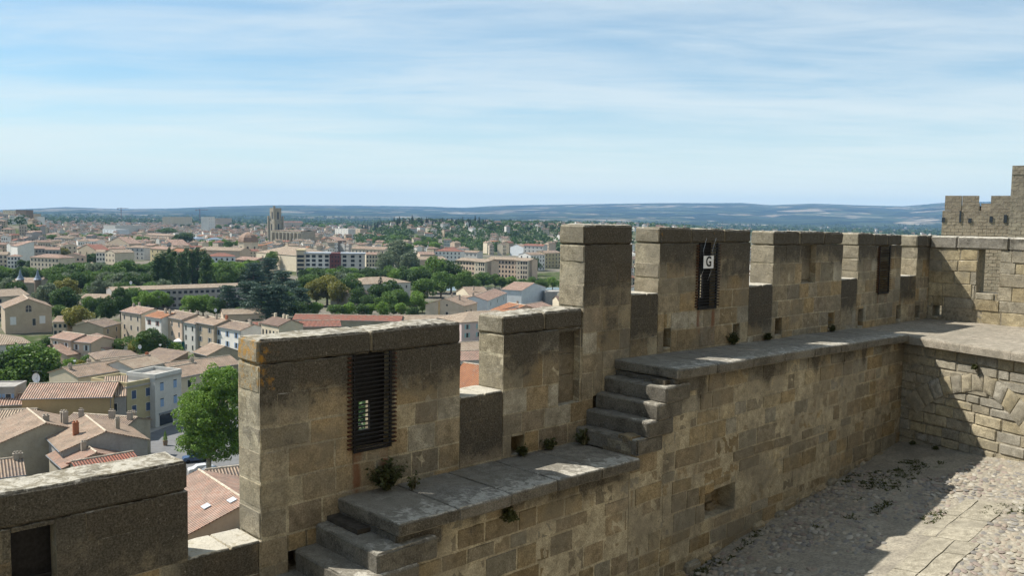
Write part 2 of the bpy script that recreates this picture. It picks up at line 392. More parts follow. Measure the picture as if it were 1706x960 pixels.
MH, MW = (0.27, 0.36), (0.34, 0.68)
WEEPS = [(-6.70, -6.47, -3.97, -3.73), (-4.69, -4.49, -3.30, -2.97), (-3.30, -3.06, -3.26, -2.99), (-1.62, -1.42, -2.87, -2.64), (0.08, 0.27, -2.09, -1.77), (2.12, 2.33, -2.13, -1.82), (3.56, 3.80, -2.16, -1.83), (5.66, 5.90, -2.2, -1.85), (7.02, 7.26, -2.24, -1.86), (8.95, 9.2, -2.24, -1.9), (10.0, 10.25, -2.26, -1.95)]
def merlon(t0, t1, zs, zt, cap_h, open_=None, niche=None, oranges=(), rusts=(), darks=(), caps=None, seam_tints=None, cdepth=0.75):
    """one merlon: courses of through-stones with a worn capping course"""
    mb = MB()
    ztf = (lambda t: zt) if not callable(zt) else zt
    zt0 = ztf((t0 + t1) / 2)
    wf = crustf(lambda t: ztf(t), cdepth, 0.55, oranges, rusts, darks)
    holes = [h for h in (open_, niche) if h]
    capz = zt0 - cap_h
    if open_ and open_[3] >= capz: holes = [(h[0], h[1], h[2], capz + .01) for h in holes]
    hz = [(h[0], h[1], h[2], h[3]) for h in holes]
    for (a, b, c_, d_) in courses(t0, t1, zs, capz, MH, MW, hz):
        end = a <= t0 + .01
        pal = OCHRE if not end else [(0.31, 0.275, 0.20), (0.29, 0.26, 0.20), (0.33, 0.29, 0.215)]
        g = 0.0045
        stone(mb, (a + (rng.uniform(-.008, .006) if end else g), -TK, c_ + g * (2.2 if end else 1)), (b - g, rng.uniform(-0.0025, 0.0025), d_ - g), cell=0.05, r=rng.uniform(.005, .012) * (2.0 if end else 1), amp=(.009 if end else 0.005), tint=pal[rng.integers(len(pal))], wxf=wf, depthcell=0.055 if end else .12)
    mortar_box(mb, t0, t1, -TK, 0, zs, capz, hz, wxf=wf)
    # capping stones
    n = caps or max(1, int(round((t1 - t0) / 1.1))); 
    xs = np.linspace(t0, t1, n + 1); xs[1:-1] += rng.uniform(-.12, .12, n - 1)
    for i in range(n):
        zz = ztf((xs[i] + xs[i + 1]) / 2)
        stone(mb, (xs[i] + (.001 if i else -.010), -TK - .012, capz + .002), (xs[i + 1] - .001, -.004, zz), cell=0.045, r=0.030, amp=0.013, tint=(0.27, 0.245, 0.19), wxf=wf, big=0.016, depthcell=.06)
    if niche:
        a, b, c_, d_ = niche
        for (x0, x1, y0, y1) in courses(a - .02, b + .02, c_ - .02, min(d_, capz) + .02, (.3, .42), (.5, .8)):
            stone(mb, (x0, -TK + .03, y0), (x1, -0.13, y1 - .006), cell=.06, r=.01, amp=.005, tint=(0.23, 0.20, 0.15), wxf=wf)
    o = rpart(mb, 'merlon', [M['stone'], M['mortar']])
    return o
# lower stretches first, then the level stretch to the corner
m1 = merlon(-10.6, -7.82, -3.54, -2.50, 0.32, open_=(-9.42, -9.06, -3.54, -2.86), caps=1, darks=[(-10.0, -7.8, -3.6, -2.5, .62), (-8.6, -7.8, -3.2, -2.5, .9)], cdepth=1.0)
m2 = merlon(-7.02, -4.22, -3.54, -1.345, 0.27, open_=(-5.84, -5.34, -2.74, -1.62), caps=2, oranges=[(-7.05, -1.5, .30, .62), (-7.0, -1.8, .28, .5), (-7.05, -2.1, .3, .3), (-4.9, -1.55, .2, .35)], rusts=[(-5.80, .09, -3.5, -2.72, 1.15), (-5.40, .08, -3.4, -2.72, 1.1)], darks=[(-6.9, -6.3, -1.9, -1.4, .6), (-5.3, -4.2, -2.0, -1.4, .6), (-7, -6.6, -2.6, -2.0, .35)], cdepth=1.0)
m3 = merlon(-3.47, -1.88, -2.35, -1.32, 0.26, niche=(-2.37, -1.93, -2.68, -1.62), caps=2, darks=[(-3.4, -2.4, -1.9, -1.3, .7), (-3.0, -2.5, -2.3, -1.8, .4)], cdepth=.9)
m4 = merlon(-1.88, -0.78, -1.32, -0.085, 0.30, caps=1, darks=[(-1.9, -.8, -.9, -.1, .95), (-1.9, -.8, -1.25, -.8, .6)], cdepth=1.0)
m5 = merlon(-0.09, 2.60, -1.20, ztop, 0.24, cdepth=.85, darks=[(0, .9, -.6, -.1, .5), (1.7, 2.6, -.9, -.1, .6)], open_=(1.0, 1.50, -1.2, -0.37), caps=3, oranges=[(-.05, -.22, .25, .35), (1.4, -.25, .5, .25), (2.5, -.25, .3, .25)], rusts=[(1.04, .07, -2.2, -1.45, 1.1), (1.47, .07, -2.2, -1.45, 1.1)])
m6 = merlon(3.42, 6.18, -1.21, ztop, 0.26, cdepth=.85, darks=[(3.5, 4.3, -.9, -.2, .5), (5.2, 6.2, -.8, -.2, .6)], niche=(4.49, 5.05, -1.5, -0.46), caps=3, oranges=[(3.5, -.25, .3, .3)])
m7 = merlon(6.90, 9.08, -1.25, ztop, 0.26, open_=(7.90, 8.40, -1.25, -0.50), caps=3, cdepth=.8, rusts=[(7.92, .04, -2.1, -1.55, .8), (8.38, .04, -2.1, -1.55, .8)])
m8 = merlon(9.96, 11.2, -1.28, ztop, 0.28, caps=2, cdepth=.9)
# parapet wall below the merlons, in three steps
def parapet(t0, t1, z0, z1, holes, darks=(), rusts=(), oranges=(), big_block=None):
    mb = MB(); wf = crustf(z1 + 5, 0.05, 0.6, oranges, rusts, [q[:4] + (q[4] * .92,) for q in darks])
    hs = [h for h in holes if h[1] > t0 and h[0] < t1]
    masonry(mb, t0, t1, -TK, 0.0, z0, z1, MH, MW, OCHRE, wf, hs, cell=.055)
    mortar_box(mb, t0, t1, -TK, 0, z0, z1, hs, wxf=wf)
    return rpart(mb, 'parapet_wall', [M['stone'], M['mortar']])
parapet(-10.6, -7.05, -5.2, -3.54, WEEPS + [(-9.42, -9.06, -3.75, -3.5)], darks=[(-7.82, -7.1, -3.9, -3.54, .85)])
parapet(-7.05, -1.88, -4.6, -3.54, WEEPS, rusts=[(-5.80, .08, -4, -2.72, .9)])
parapet(-7.05, -7.045, -3.6, -3.54, [])
mb_ = parapet(-4.22, -3.47, -3.54, -2.35, WEEPS, darks=[(-4.3, -3.5, -3.0, -2.3, .95)])
parapet(-3.47, -0.09, -3.54, -2.35 if False else -2.68, WEEPS)
parapet(-3.47, -1.88, -2.68, -2.35, [(-2.37, -1.93, -2.68, -2.30)])
parapet(-1.88, -0.78, -2.68, -1.32, WEEPS, darks=[(-1.5, -.8, -1.7, -1.3, .5)])
parapet(-0.78, -0.09, -2.68, -1.19, WEEPS, darks=[(-.78, -.05, -1.75, -1.2, .95)])
parapet(-0.09, 2.60, -2.5, -1.20, WEEPS + [(1.0, 1.50, -1.50, -1.1)], rusts=[(1.04, .07, -2.3, -1.45, 1.1), (1.47, .07, -2.3, -1.45, 1.1)], darks=[(2.0, 2.6, -1.7, -1.3, .3)])
parapet(2.60, 3.42, -2.5, -1.20, WEEPS, darks=[(2.6, 3.4, -1.8, -1.2, .9)])
parapet(3.42, 6.18, -2.5, -1.21, WEEPS + [(4.49, 5.05, -1.55, -1.1)] if False else WEEPS, darks=[])
parapet(6.18, 6.90, -2.5, -1.22, WEEPS, darks=[(6.2, 6.9, -1.7, -1.2, .9)])
parapet(6.90, 9.08, -2.5, -1.25, WEEPS + [(7.90, 8.40, -1.58, -1.2)], rusts=[(7.92, .04, -2.1, -1.55, .8), (8.38, .04, -2.1, -1.55, .8)])
parapet(9.08, 9.96, -2.5, -1.27, WEEPS, darks=[(9.1, 9.9, -1.7, -1.2, .8)])
parapet(9.96, 11.2, -2.5, -1.28, WEEPS)
# pale worn sill stones in the notches
for (a, b, z) in ((-7.82, -7.02, -3.53), (-4.22, -3.47, -2.34), (-0.78, -0.09, -1.175), (2.60, 3.42, -1.185), (6.18, 6.90, -1.205), (9.08, 9.96, -1.25)):
    mb = MB(); wf = lambda p, nr: np.c_[np.clip(nr[:, 1], 0, 1) * .9, np.zeros(len(p)), np.zeros(len(p)), np.clip(nr[:, 2], 0, 1) * .75]
    k = (a + b) / 2 + .05
    for (x0, x1) in ((a + .01, k), (k + .006, b - .01)):
        stone(mb, (x0, -TK - .02, z - .04), (x1, .004, z + .008), cell=.05, r=.02, amp=.008, tint=(.36, .33, .26), wxf=wf)
    rpart(mb, 'notch_sill', [M['stone'], M['mortar']])
# outer curtain below, down the slope of the castle hill
mb = MB(); mb.box((-12, -1.5, -16), (11.7, -TK + .02, -5.15), (.28, .23, .15), M=WA); mb.box((-12, -TK, -5.15), (11.6, -.02, -3.0 - 1.7), (.28, .23, .15), M=WA)
rpart(mb, 'outer_wall_face', M['stone'], smooth=False)

# ---- walkway slabs and steps
def slabf(edge=1.18, amt=0.5):
    def f(p, nr):
        up = np.clip(nr[:, 2], 0, 1); e = np.clip((p[:, 1] - (edge - 0.75)) / 0.6, 0, 1)
        front = np.clip(nr[:, 1], 0, 1) + np.clip(-nr[:, 0], 0, 1)
        return np.c_[np.clip(front, 0, 1) * .55 + up * .1, np.zeros(len(p)), np.zeros(len(p)), up * e * amt]
    return f
SLAB = [(0.215, 0.205, 0.18), (0.235, 0.22, 0.19), (0.20, 0.19, 0.17), (0.225, 0.212, 0.185)]
def slabs(t0, t1, zf, s1, th, n, amt=0.52, s0=-0.02, name='walkway_slab'):
    xs = np.linspace(t0, t1, n + 1)
    for i in range(n):
        mb = MB(); zc = lambda p: p
        def xf(p):
            q = p.copy(); q[:, 2] += zf(q[:, 0]); return WA(q)
        stone(mb, (xs[i] + .002, s0, -th), (xs[i + 1] - .002, s1 + rng.uniform(-.012, .012), 0), cell=.055, r=.02, amp=.006, tint=SLAB[rng.integers(4)], wxf=slabf(s1, amt), xf=xf, big=.008)
        rpart(mb, name, [M['stone_slab'], M['mortar']])
slabs(-6.05, -1.97, lambda t: -3.27 + 0 * t, 1.19, 0.15, 5, 0.62)
slabs(-1.13, 6.80, lambda t: zbase(t) + .01, 1.19, 0.15, 8, 0.56)
slabs(-13.0, -7.52, lambda t: -4.40 + 0 * t, 1.19, .15, 4, .4)
for i, (t, z) in enumerate([(-1.13, -2.38), (-1.32, -2.60), (-1.53, -2.82), (-1.74, -3.04)]):
    mb = MB(); stone(mb, (t - .24, -.02, z - .24), (t + .35, 1.12 + rng.uniform(-.03, .04), z), cell=.045, r=.026, amp=.011, tint=SLAB[i % 4], wxf=slabf(1.15, .5), big=.016)
    rpart(mb, 'step', [M['stone_slab'], M['mortar']])
for i, (t, z) in enumerate([(-6.05, -3.50), (-6.32, -3.725), (-6.60, -3.95), (-6.9, -4.175)]):
    mb = MB(); stone(mb, (t - .30, -.02, z - .25), (t + .5, 1.24 + rng.uniform(-.03, .03), z), cell=.045, r=.026, amp=.010, tint=SLAB[i % 4], wxf=slabf(1.2, .5), big=.012)
    rpart(mb, 'step', [M['stone_slab'], M['mortar']])
# ---- retaining wall under the walkway
def retf(p, nr):
    top = np.where(p[:, 0] < -1.97, -3.42, zbase(p[:, 0]) - .14)
    a = np.clip(1 - (top - p[:, 2]) / .5, 0, 1) * .62
    low = np.clip((-4.3 - p[:, 2]) / .8, 0, 1) * .22
    streak = np.clip(vnoise(np.c_[p[:, 0] * 3.1, p[:, 0] * 0 + 3, p[:, 2] * .35], 1, 2) - .22, 0, 1) * 1.3 * np.clip(1 - (top - p[:, 2]) / 1.3, 0, 1)
    st = np.clip(1 - np.abs(p[:, 0] + 1.15 - (p[:, 2] + 3.6) * .25) / .45, 0, 1) * .5 * (p[:, 2] > -4.4)
    return np.c_[a + low + streak + st, np.zeros(len(p)), np.zeros(len(p)), np.zeros(len(p))]
mb = MB()
CAV = (-0.12, 0.72, -4.62, -4.18)
def retaining(mb, t0, t1, z0, ztp):
    for (a, b, c_, d_) in courses(t0, t1, z0, ztp, (.17, .31), (.22, .66), [CAV]):
        pr = rng.uniform(-.010, .010)
        gq = rng.uniform(.003, .008); stone(mb, (a + gq, 0.78, c_ + gq), (b - gq, 1.02 + pr, d_ - gq), cell=.05, r=rng.uniform(.006, .018), amp=.008, tint=RETAIN[rng.integers(len(RETAIN))], wxf=retf, depthcell=.12)
retaining(mb, -13.0, -6.9, -6.2, -4.54); retaining(mb, -6.9, -6.3, -6.2, -4.2); retaining(mb, -6.3, -5.9, -6.2, -3.9)
retaining(mb, -5.9, -1.99, -6.2, -3.41)
retaining(mb, -1.99, -1.25, -5.9, -3.0)
retaining(mb, -1.25, 6.98, -5.75, -2.30)
for (a, b, zt_) in ((-13, -6.9, -4.56), (-6.9, -5.9, -4.2), (-5.9, -1.99, -3.43), (-1.99, -1.2, -3.1), (-1.2, 6.95, -2.35)):
    mortar_box(mb, a, b, .6, 1.02, -6.3, zt_, [CAV], .011, wxf=retf)
# stepped strings of stone that carry the steps' ends
for (x0, x1, zt_) in ((-1.99, -1.74, -3.2), (-1.74, -1.50, -2.99), (-1.5, -1.2, -2.78), (-1.3, -1.0, -2.55), (-6.9, -6.6, -4.3), (-6.62, -6.32, -4.1), (-6.35, -6.0, -3.85), (-6.05, -5.85, -3.6)):
    stone(mb, (x0, .5, zt_ - .35), (x1 + .05, 1.03, zt_), cell=.06, r=.03, amp=.01, tint=RETAIN[1], wxf=retf)
tt_ = -1.0
while tt_ < 6.8:                                  # rough footing stones along the wall's foot
    w__ = rng.uniform(.12, .38); bz = -4.6 - (6.97 - tt_) * .092
    stone(mb, (tt_, .9, bz - .2), (tt_ + w__, 1.02 + rng.uniform(.02, .10), bz + rng.uniform(.02, .13)), cell=.05, r=.035, amp=.014, tint=RETAIN[rng.integers(len(RETAIN))], wxf=retf, depthcell=.06); tt_ += w__ + rng.uniform(-.01, .06)
ret = rpart(mb, 'retaining_wall', [M['stone'], M['mortar']])
mb = MB()                                         # the worn cavity low in the wall, rubble at its back
for k in range(16):
    t_ = rng.uniform(-.1, .7); z_ = rng.uniform(-4.66, -4.28)
    stone(mb, (t_ - .12, .55, z_ - .09), (t_ + .12, rng.uniform(.70, .86), z_ + .08), cell=.05, r=.05, amp=.02, tint=(.2, .165, .11), wxf=retf)
stone(mb, (-.35, .7, -4.24), (.15, 1.03, -4.02), cell=.05, r=.05, amp=.02, tint=(.3, .23, .13), wxf=retf)
stone(mb, (.08, .7, -4.16), (.60, 1.03, -3.98), cell=.05, r=.05, amp=.02, tint=(.27, .22, .14), wxf=retf)
rpart(mb, 'worn_cavity', [M['stone'], M['mortar']])
# fill under the walkway
for (x0, x1, z0_, z1_, s1_) in ((-1.11, -.5, -2.52, -2.31, 1.10), (-6.03, -5.4, -3.64, -3.415, 1.10)):
    mb = MB(); stone(mb, (x0, -.02, z0_), (x1, s1_, z1_), cell=.05, r=.015, amp=.008, tint=SLAB[2], wxf=slabf(1.2, .3)); rpart(mb, 'step', [M['stone_slab'], M['mortar']])
for (a_, b_, c_, d_) in WEEPS:
    mb = MB(); mb.box((a_ - .05, -.34, c_ - .05), (b_ + .05, -.30, d_ + .05), M=WA); rpart(mb, 'hole_shade_plate', M['core_hole_shade'], smooth=False)  # dark plate added inside each drain hole, its colour standing in for shade
mb = MB(); mb.box((-13, 0.0, -6.3), (-6.0, .62, -4.6), (.2, .17, .12), M=WA); mb.box((-6.2, 0.0, -6.3), (-1.9, .62, -3.44), (.2, .17, .12), M=WA); mb.box((-1.9, .003, -6.3), (6.9, .62, -3.2), (.2, .17, .12), M=WA)
rpart(mb, 'rubble_fill', M['core_hole_shade'], smooth=False)

# ---- iron window guards and shutters in the merlon openings
def guard(t0, t1, z0, z1, nb, ext=0.05, slit=None, box=True):
    g = MB()
    for k in range(nb):
        z = z0 + (z1 - z0) * (k + .5) / nb
        g.box((t0 - ext, .028, z - .008), (t1 + ext, .042, z + .008), M=WA)
    g.box((t0 - .02, .008, z0 - .01), (t0 + .012, .03, z1 + .01), M=WA); g.box((t1 - .012, .008, z0 - .01), (t1 + .02, .03, z1 + .01), M=WA)
    g.box((t0 - .02, .010, z0 - .03), (t1 + .02, .034, z0), M=WA)
    o = rpart(g, 'window_guard', M['iron'], smooth=False)
    # rusty stub ends driven into the stone
    e = MB()
    for k in range(nb):
        z = z0 + (z1 - z0) * (k + .5) / nb
        for x in (t0 - ext, t1 + ext):
            e.box((x - .028, -.01, z - .009), (x + .028, .040, z + .009), M=WA)
    st = e.build('bar_end', M['rusty'], o); 
    if slit:                                           # dark board with a light slit low down
        a, b, c_, d_ = slit
        s_ = MB()
        for (x0, x1, y0, y1) in cut([(t0 - .02, t1 + .02, z0 - .02, z1 + .02)], slit): s_.box((x0, -.15, y0), (x1, -.11, y1), M=WA)
        rpart(s_, 'shutter_board', M['iron'], smooth=False)
    return o
guard(-5.84, -5.34, -2.74, -1.62, 22, .06, (-5.70, -5.54, -2.55, -2.20))
guard(1.0, 1.50, -1.48, -0.40, 22, .06, (1.08, 1.30, -1.32, -0.92))
guard(7.90, 8.40, -1.55, -0.52, 20, .05, None)
s_ = MB(); s_.box((7.86, -.30, -1.6), (8.44, -.26, -.45), M=WA); rpart(s_, 'shutter_board', M['iron'], smooth=False)
s_ = MB(); s_.box((-9.46, -.22, -3.8), (-9.02, -.18, -2.84), M=WA); s_.box((-9.40, -.12, -3.36), (-9.08, -.10, -3.34), M=WA); rpart(s_, 'shutter_board', M['iron'], smooth=False)

# ---- the return wall, its platform and the courtyard
ret_wall = empty('return_wall', W(11, 3, -43)); tag(ret_wall, 'sunlit battlement wall closing the far corner, with one tall window slot and a relieving arch', 'rampart wall')
RL2 = Vector(ret_wall.location)
def r2part(mb, name, m, smooth=True):
    o = mb.build(name, m, None, smooth); o.parent = ret_wall; o.matrix_parent_inverse = Matrix.Translation(-RL2); return o
def XR(p):      # stones laid in (along the return = s, thickness, z) -> world; x is s, y is depth from face T
    q = np.c_[10.7 - p[:, 1], p[:, 0], p[:, 2]]
    return WA(q)
RPAL = [(0.36, 0.31, 0.21), (0.34, 0.285, 0.185), (0.38, 0.325, 0.215), (0.32, 0.285, 0.215), (0.36, 0.30, 0.19), (0.33, 0.30, 0.235)]
def retwf(p, nr):
    a = np.clip(1 - (-.28 - p[:, 2]) / .7, 0, 1) * .62 * (1 - np.clip(nr[:, 2], 0, 1))
    return np.c_[a, np.zeros(len(p)), np.zeros(len(p)), np.clip(nr[:, 2], 0, 1) * .5 + np.clip(1 - (-.28 - p[:, 2]) / .4, 0, 1) * .25]
SLOT = (1.10, 1.58, -1.60, -0.58)
mb = MB()
for (a, b, c_, d_) in courses(0.0, 6.5, -2.6, -0.58, (.24, .33), (.34, .75), [SLOT, (.12, .34, -2.24, -1.97), (2.2, 2.4, -2.25, -1.9)]):
    stone(mb, (a + .004, -TK, c_ + .004), (b - .004, rng.uniform(-.012, .012), d_ - .004), cell=.05, r=rng.uniform(.006, .016), amp=.007, tint=RPAL[rng.integers(6)], wxf=retwf, xf=XR)
for (x0, x1, y0, y1) in cut_all([(0, 6.5, -2.6, -.59)], [SLOT, (.12, .34, -2.24, -1.97), (2.2, 2.4, -2.25, -1.9)]):
    mb.box((x0, -TK + .012, y0), (x1, -.014, y1), (.3, .27, .2), mi=1, M=XR)
r2part(mb, 'parapet_wall', [M['stone'], M['mortar']])
xs = [0.0, .62, 1.75, 3.0, 4.2, 5.4, 6.5]
for i in range(6):
    mb = MB(); stone(mb, (xs[i] + .003, -TK - .02, -.58), (xs[i + 1] - .003, .02, -.285), cell=.05, r=.03, amp=.012, tint=(.33, .31, .27), wxf=retwf, xf=XR, big=.012)
    r2part(mb, 'coping_stone', [M['stone'], M['mortar']])
# platform slabs: sheared so that their front lip runs to (5.98, 3.55)
def XP(p):
    q = p.copy(); lipt = 6.78 - (np.maximum(q[:, 1], 0) - 1.16) * .322
    q[:, 0] = lipt + q[:, 0] * (10.75 - lipt); q[:, 2] += -2.29 - .005 * (q[:, 0] - 6)
    return WA(q)
def platf(p, nr):
    up = np.clip(nr[:, 2], 0, 1); return np.c_[(1 - up) * .15, np.zeros(len(p)), np.zeros(len(p)), up * .22]
ys = [-.02, 1.19, 2.3, 3.3, 4.4, 5.6, 7.0]
for i in range(6):
    for j in range(3):
        mb = MB(); stone(mb, (j / 3 + .0007, ys[i] + .003, -.17), ((j + 1) / 3 - .0007, ys[i + 1] - .003, 0), cell=.08, r=.018, amp=.006, tint=(.30, .275, .235) if i else SLAB[1], wxf=platf, xf=XP, depthcell=.09, big=.006) if False else None
        n_ = MB(); 
        lo = np.array((j / 3 + .0004, ys[i] + .002, -.17)); hi = np.array(((j + 1) / 3 - .0004, ys[i + 1] - .002, 0.0))
        pts, fs = lattice((20, 20, 4)); p = lo + pts * (hi - lo)
        nr = np.where(pts[:, 2:3] > .99, (0, 0, 1), (0, 0, 0)).astype(float)
        pw = XP(p); off = vnoise(pw, 3, 3) * .008; pw[:, 2] += np.where(pts[:, 2] > .5, off, 0)
        ed = (pts[:, 0] < .01) & (j == 0); pw -= np.outer(ed * (pts[:, 2] > .9) * .012, DV) * -1; pw[:, 2] -= ed * (pts[:, 2] > .9) * .012
        n_.add(pw, fs, np.array((.30, .27, .225)) * rng.uniform(.93, 1.07), platf(p, nr)); r2part(n_, 'platform_slab', [M['stone_slab'], M['mortar']], smooth=False)
# lower face under the platform, with its relieving arch
CV = np.array([7.0, 1.0]); VD = np.array([-.77, 2.39]); VD /= np.linalg.norm(VD); VN = np.array([-VD[1], VD[0]])   # VN points to the courtyard
def XL(p):      # x along v, y out of the face, z
    q = np.c_[CV[0] + VD[0] * p[:, 0] + VN[0] * p[:, 1], CV[1] + VD[1] * p[:, 0] + VN[1] * p[:, 1], p[:, 2]]
    return WA(q)
LPAL = [(0.33, 0.295, 0.225), (0.35, 0.305, 0.215), (0.30, 0.275, 0.22), (0.37, 0.32, 0.215), (0.31, 0.29, 0.245), (0.34, 0.30, 0.22)]
def lowf(p, nr):
    return np.c_[np.clip((p[:, 2] + 2.75) / .35, 0, 1) * .5 + np.clip((-3.9 - p[:, 2]) / .6, 0, 1) * .22, np.zeros(len(p)), np.zeros(len(p)), np.zeros(len(p))]
mb = MB()
lowholes = []
for (a, b, c_, d_) in courses(-.05, 7.0, -5.0, -2.47, (.15, .25), (.22, .62), []):
    stone(mb, (a + .005, -.3, c_ + .005), (b - .005, rng.uniform(-.008, .016), d_ - .005), cell=.05, r=rng.uniform(.012, .026), amp=.010, tint=LPAL[rng.integers(6)], wxf=lowf, xf=XL, depthcell=.12)
mb.box((-.05, -.35, -5.2), (7, -.022, -2.49), (.3, .27, .2), mi=1, M=XL)
mb.box((-.05, -.9, -5.2), (7, -.36, -2.49), (.3, .27, .2), mi=1, M=XL)
r2part(mb, 'lower_wall', [M['stone'], M['mortar']])
outer = [(0.10, -3.62), (0.36, -3.38), (.62, -3.20), (.88, -3.06), (1.14, -2.98), (1.38, -2.92), (1.60, -2.87), (1.86, -2.84), (2.12, -2.90), (2.36, -3.0), (2.60, -3.14), (2.85, -3.34), (3.1, -3.6)]
inner = [(0.45, -3.92), (0.62, -3.70), (.82, -3.54), (1.02, -3.40), (1.22, -3.32), (1.42, -3.26), (1.62, -3.20), (1.86, -3.16), (2.06, -3.24), (2.24, -3.34), (2.42, -3.48), (2.60, -3.68), (2.78, -3.9)]
for i in range(len(outer) - 1):
    mb = MB(); pts, fs = lattice((6, 3, 8))
    u, dpt, w_ = pts[:, 0], pts[:, 1], pts[:, 2]
    u = .03 + .94 * u; w_ = .02 + .96 * w_
    o0, o1, i0, i1 = map(np.array, (outer[i], outer[i + 1], inner[i], inner[i + 1]))
    P = (i0 * (1 - u)[:, None] + i1 * u[:, None]) * (1 - w_)[:, None] + (o0 * (1 - u)[:, None] + o1 * u[:, None]) * w_[:, None]
    y = -.05 + dpt * .085; ed = (np.minimum(np.minimum(u - .03, .97 - u), np.minimum(w_ - .02, .98 - w_)) < .01) & (dpt > .9); y = y - ed * .018
    p = np.c_[P[:, 0], y, P[:, 1]]; p += (vnoise(p + i * 7, 8, 2) * .009)[:, None] * np.array([[.5, 1, .5]])
    mb.add(XL(p), fs, np.array(LPAL[(i * 5) % 6]) * rng.uniform(.9, 1.15), lowf(p, p)); r2part(mb, 'voussoir', [M['stone'], M['mortar']])
# body behind the return parapet
mb = MB(); mb.box((11.25, -.5, -14), (11.8, 7, -2.6), (.3, .25, .17), M=WA); r2part(mb, 'outer_wall_face', M['stone'], smooth=False)
# ---- courtyard: base sheet, cobbles, flagstones
cA = np.array([8.15900703, 18.28748704, -4.56]); cN = np.array([-0.1571466, 0.02223937, 0.98732485])
def courtz(x, y): return cA[2] - (cN[0] * (x - cA[0]) + cN[1] * (y - cA[1])) / cN[2]
def court_pt(t, s):
    w_ = P0 + DV * t - NV * s; return np.array([w_[0], w_[1], courtz(w_[0], w_[1])])
def courtyard_mat():
    m, nt, b = mat('courtyard_earth'); v = objvec(nt); b.inputs['Roughness'].default_value = .95
    c = mixc(nt, sstep(nt, noise(nt, 2.2, 6, .6, v), .35, .65), (.24, .215, .17), (.35, .315, .245))
    c = mixc(nt, sstep(nt, noise(nt, 24, 4, .7, v), .4, .65, 0, .6), c, (.13, .115, .09))
    c = mixc(nt, mth(nt, 'MULTIPLY', sstep(nt, noise(nt, 1.1, 5, .7, v), .60, .72), .6), c, (.06, .075, .03))
    lk(nt, c, b.inputs['Base Color']); lk(nt, bump(nt, noise(nt, 30, 5, .7, v), .8, .02, bump(nt, noise(nt, 5, 4, .6, v), .6, .05)), b.inputs['Normal']); return m
M['court'] = courtyard_mat()
mb = MB(); G = 90
tt = np.linspace(-13, 7.2, G); ss = np.linspace(.9, 10, G)
T_, S_ = np.meshgrid(tt, ss, indexing='ij'); w_ = P0 + np.outer(T_.ravel(), DV) - np.outer(S_.ravel(), NV); z = courtz(w_[:, 0], w_[:, 1])
v = np.c_[w_[:, :2], z + EYE]; v[:, 2] += vnoise(v, 1.3, 3) * .025
fs = [(i * G + j, i * G + j + 1, (i + 1) * G + j + 1, (i + 1) * G + j) for i in range(G - 1) for j in range(G - 1)]
mb.add(v, fs); tag(mb.build('courtyard_ground', M['court'], smooth=True), 'worn earth and mortar floor of the courtyard below the rampart', None, kind='structure')
def cobble_mat():
    m, nt, b = mat('cobble_stone'); v = objvec(nt); b.inputs['Roughness'].default_value = .85
    at = nt.nodes.new('ShaderNodeAttribute'); at.attribute_name = 'tint'
    c = mixc(nt, 1.0, at.outputs['Color'], mixc(nt, noise(nt, 30, 4, .7, v), (.6, .6, .6), (1.3, 1.3, 1.3)), 'MULTIPLY')
    lk(nt, c, b.inputs['Base Color']); lk(nt, bump(nt, noise(nt, 60, 4, .7, v), .5, .006), b.inputs['Normal']); return m
M['cobble'] = cobble_mat()
# low-poly pebble
def pebble():
    bm = bmesh.new(); bmesh.ops.create_icosphere(bm, subdivisions=2, radius=1); v = np.array([x.co[:] for x in bm.verts]); f = [[q.index for q in p.verts] for p in bm.faces]; bm.free(); return v, f
pv, pf = pebble()
flag = [  # flagged strips as (t0, t1, s0, s1) in the wall frame
    (-1.2, 2.1, 3.55, 4.25), (2.1, 3.9, 3.4, 4.1)]
mb = MB(); cnt = 0
t_ = -3.0
cols = [(.36, .32, .25), (.25, .235, .21), (.34, .29, .22), (.22, .205, .185), (.31, .255, .20), (.38, .35, .29), (.27, .22, .185)]
while t_ < 6.95:
    s_ = 1.12
    while s_ < 6.8:
        tj = t_ + rng.uniform(-.02, .02); sj = s_ + rng.uniform(-.02, .02)
        if vnoise(np.array([[tj, sj, 0]]), .55, 2)[0] > .16 or any(a - .05 < tj < b + .05 and c_ < sj < d_ for a, b, c_, d_ in flag) or tj > 7.05 - (sj - 1) * .322:
            s_ += .075; continue
        c = court_pt(tj, sj)
        a = rng.uniform(.04, .10); bq = rng.uniform(.03, .058)
        an = rng.uniform(-.5, .5) + 1.2
        q = pv * (a, bq, .016); q = np.c_[q[:, 0] * math.cos(an) - q[:, 1] * math.sin(an), q[:, 0] * math.sin(an) + q[:, 1] * math.cos(an), q[:, 2]]
        q += (vnoise(q + cnt, 16, 1) * .007)[:, None]
        mb.add(q + c + (0, 0, EYE + rng.uniform(-.014, .002)), pf, np.array(cols[rng.integers(7)]) * rng.uniform(.72, 1.0)); cnt += 1
        s_ += rng.uniform(.085, .12)
    t_ += rng.uniform(.12, .15)
tag(mb.build('cobblestones', M['cobble'], smooth=True), 'rounded river cobbles set tight in the courtyard floor', 'cobbles', kind='stuff')
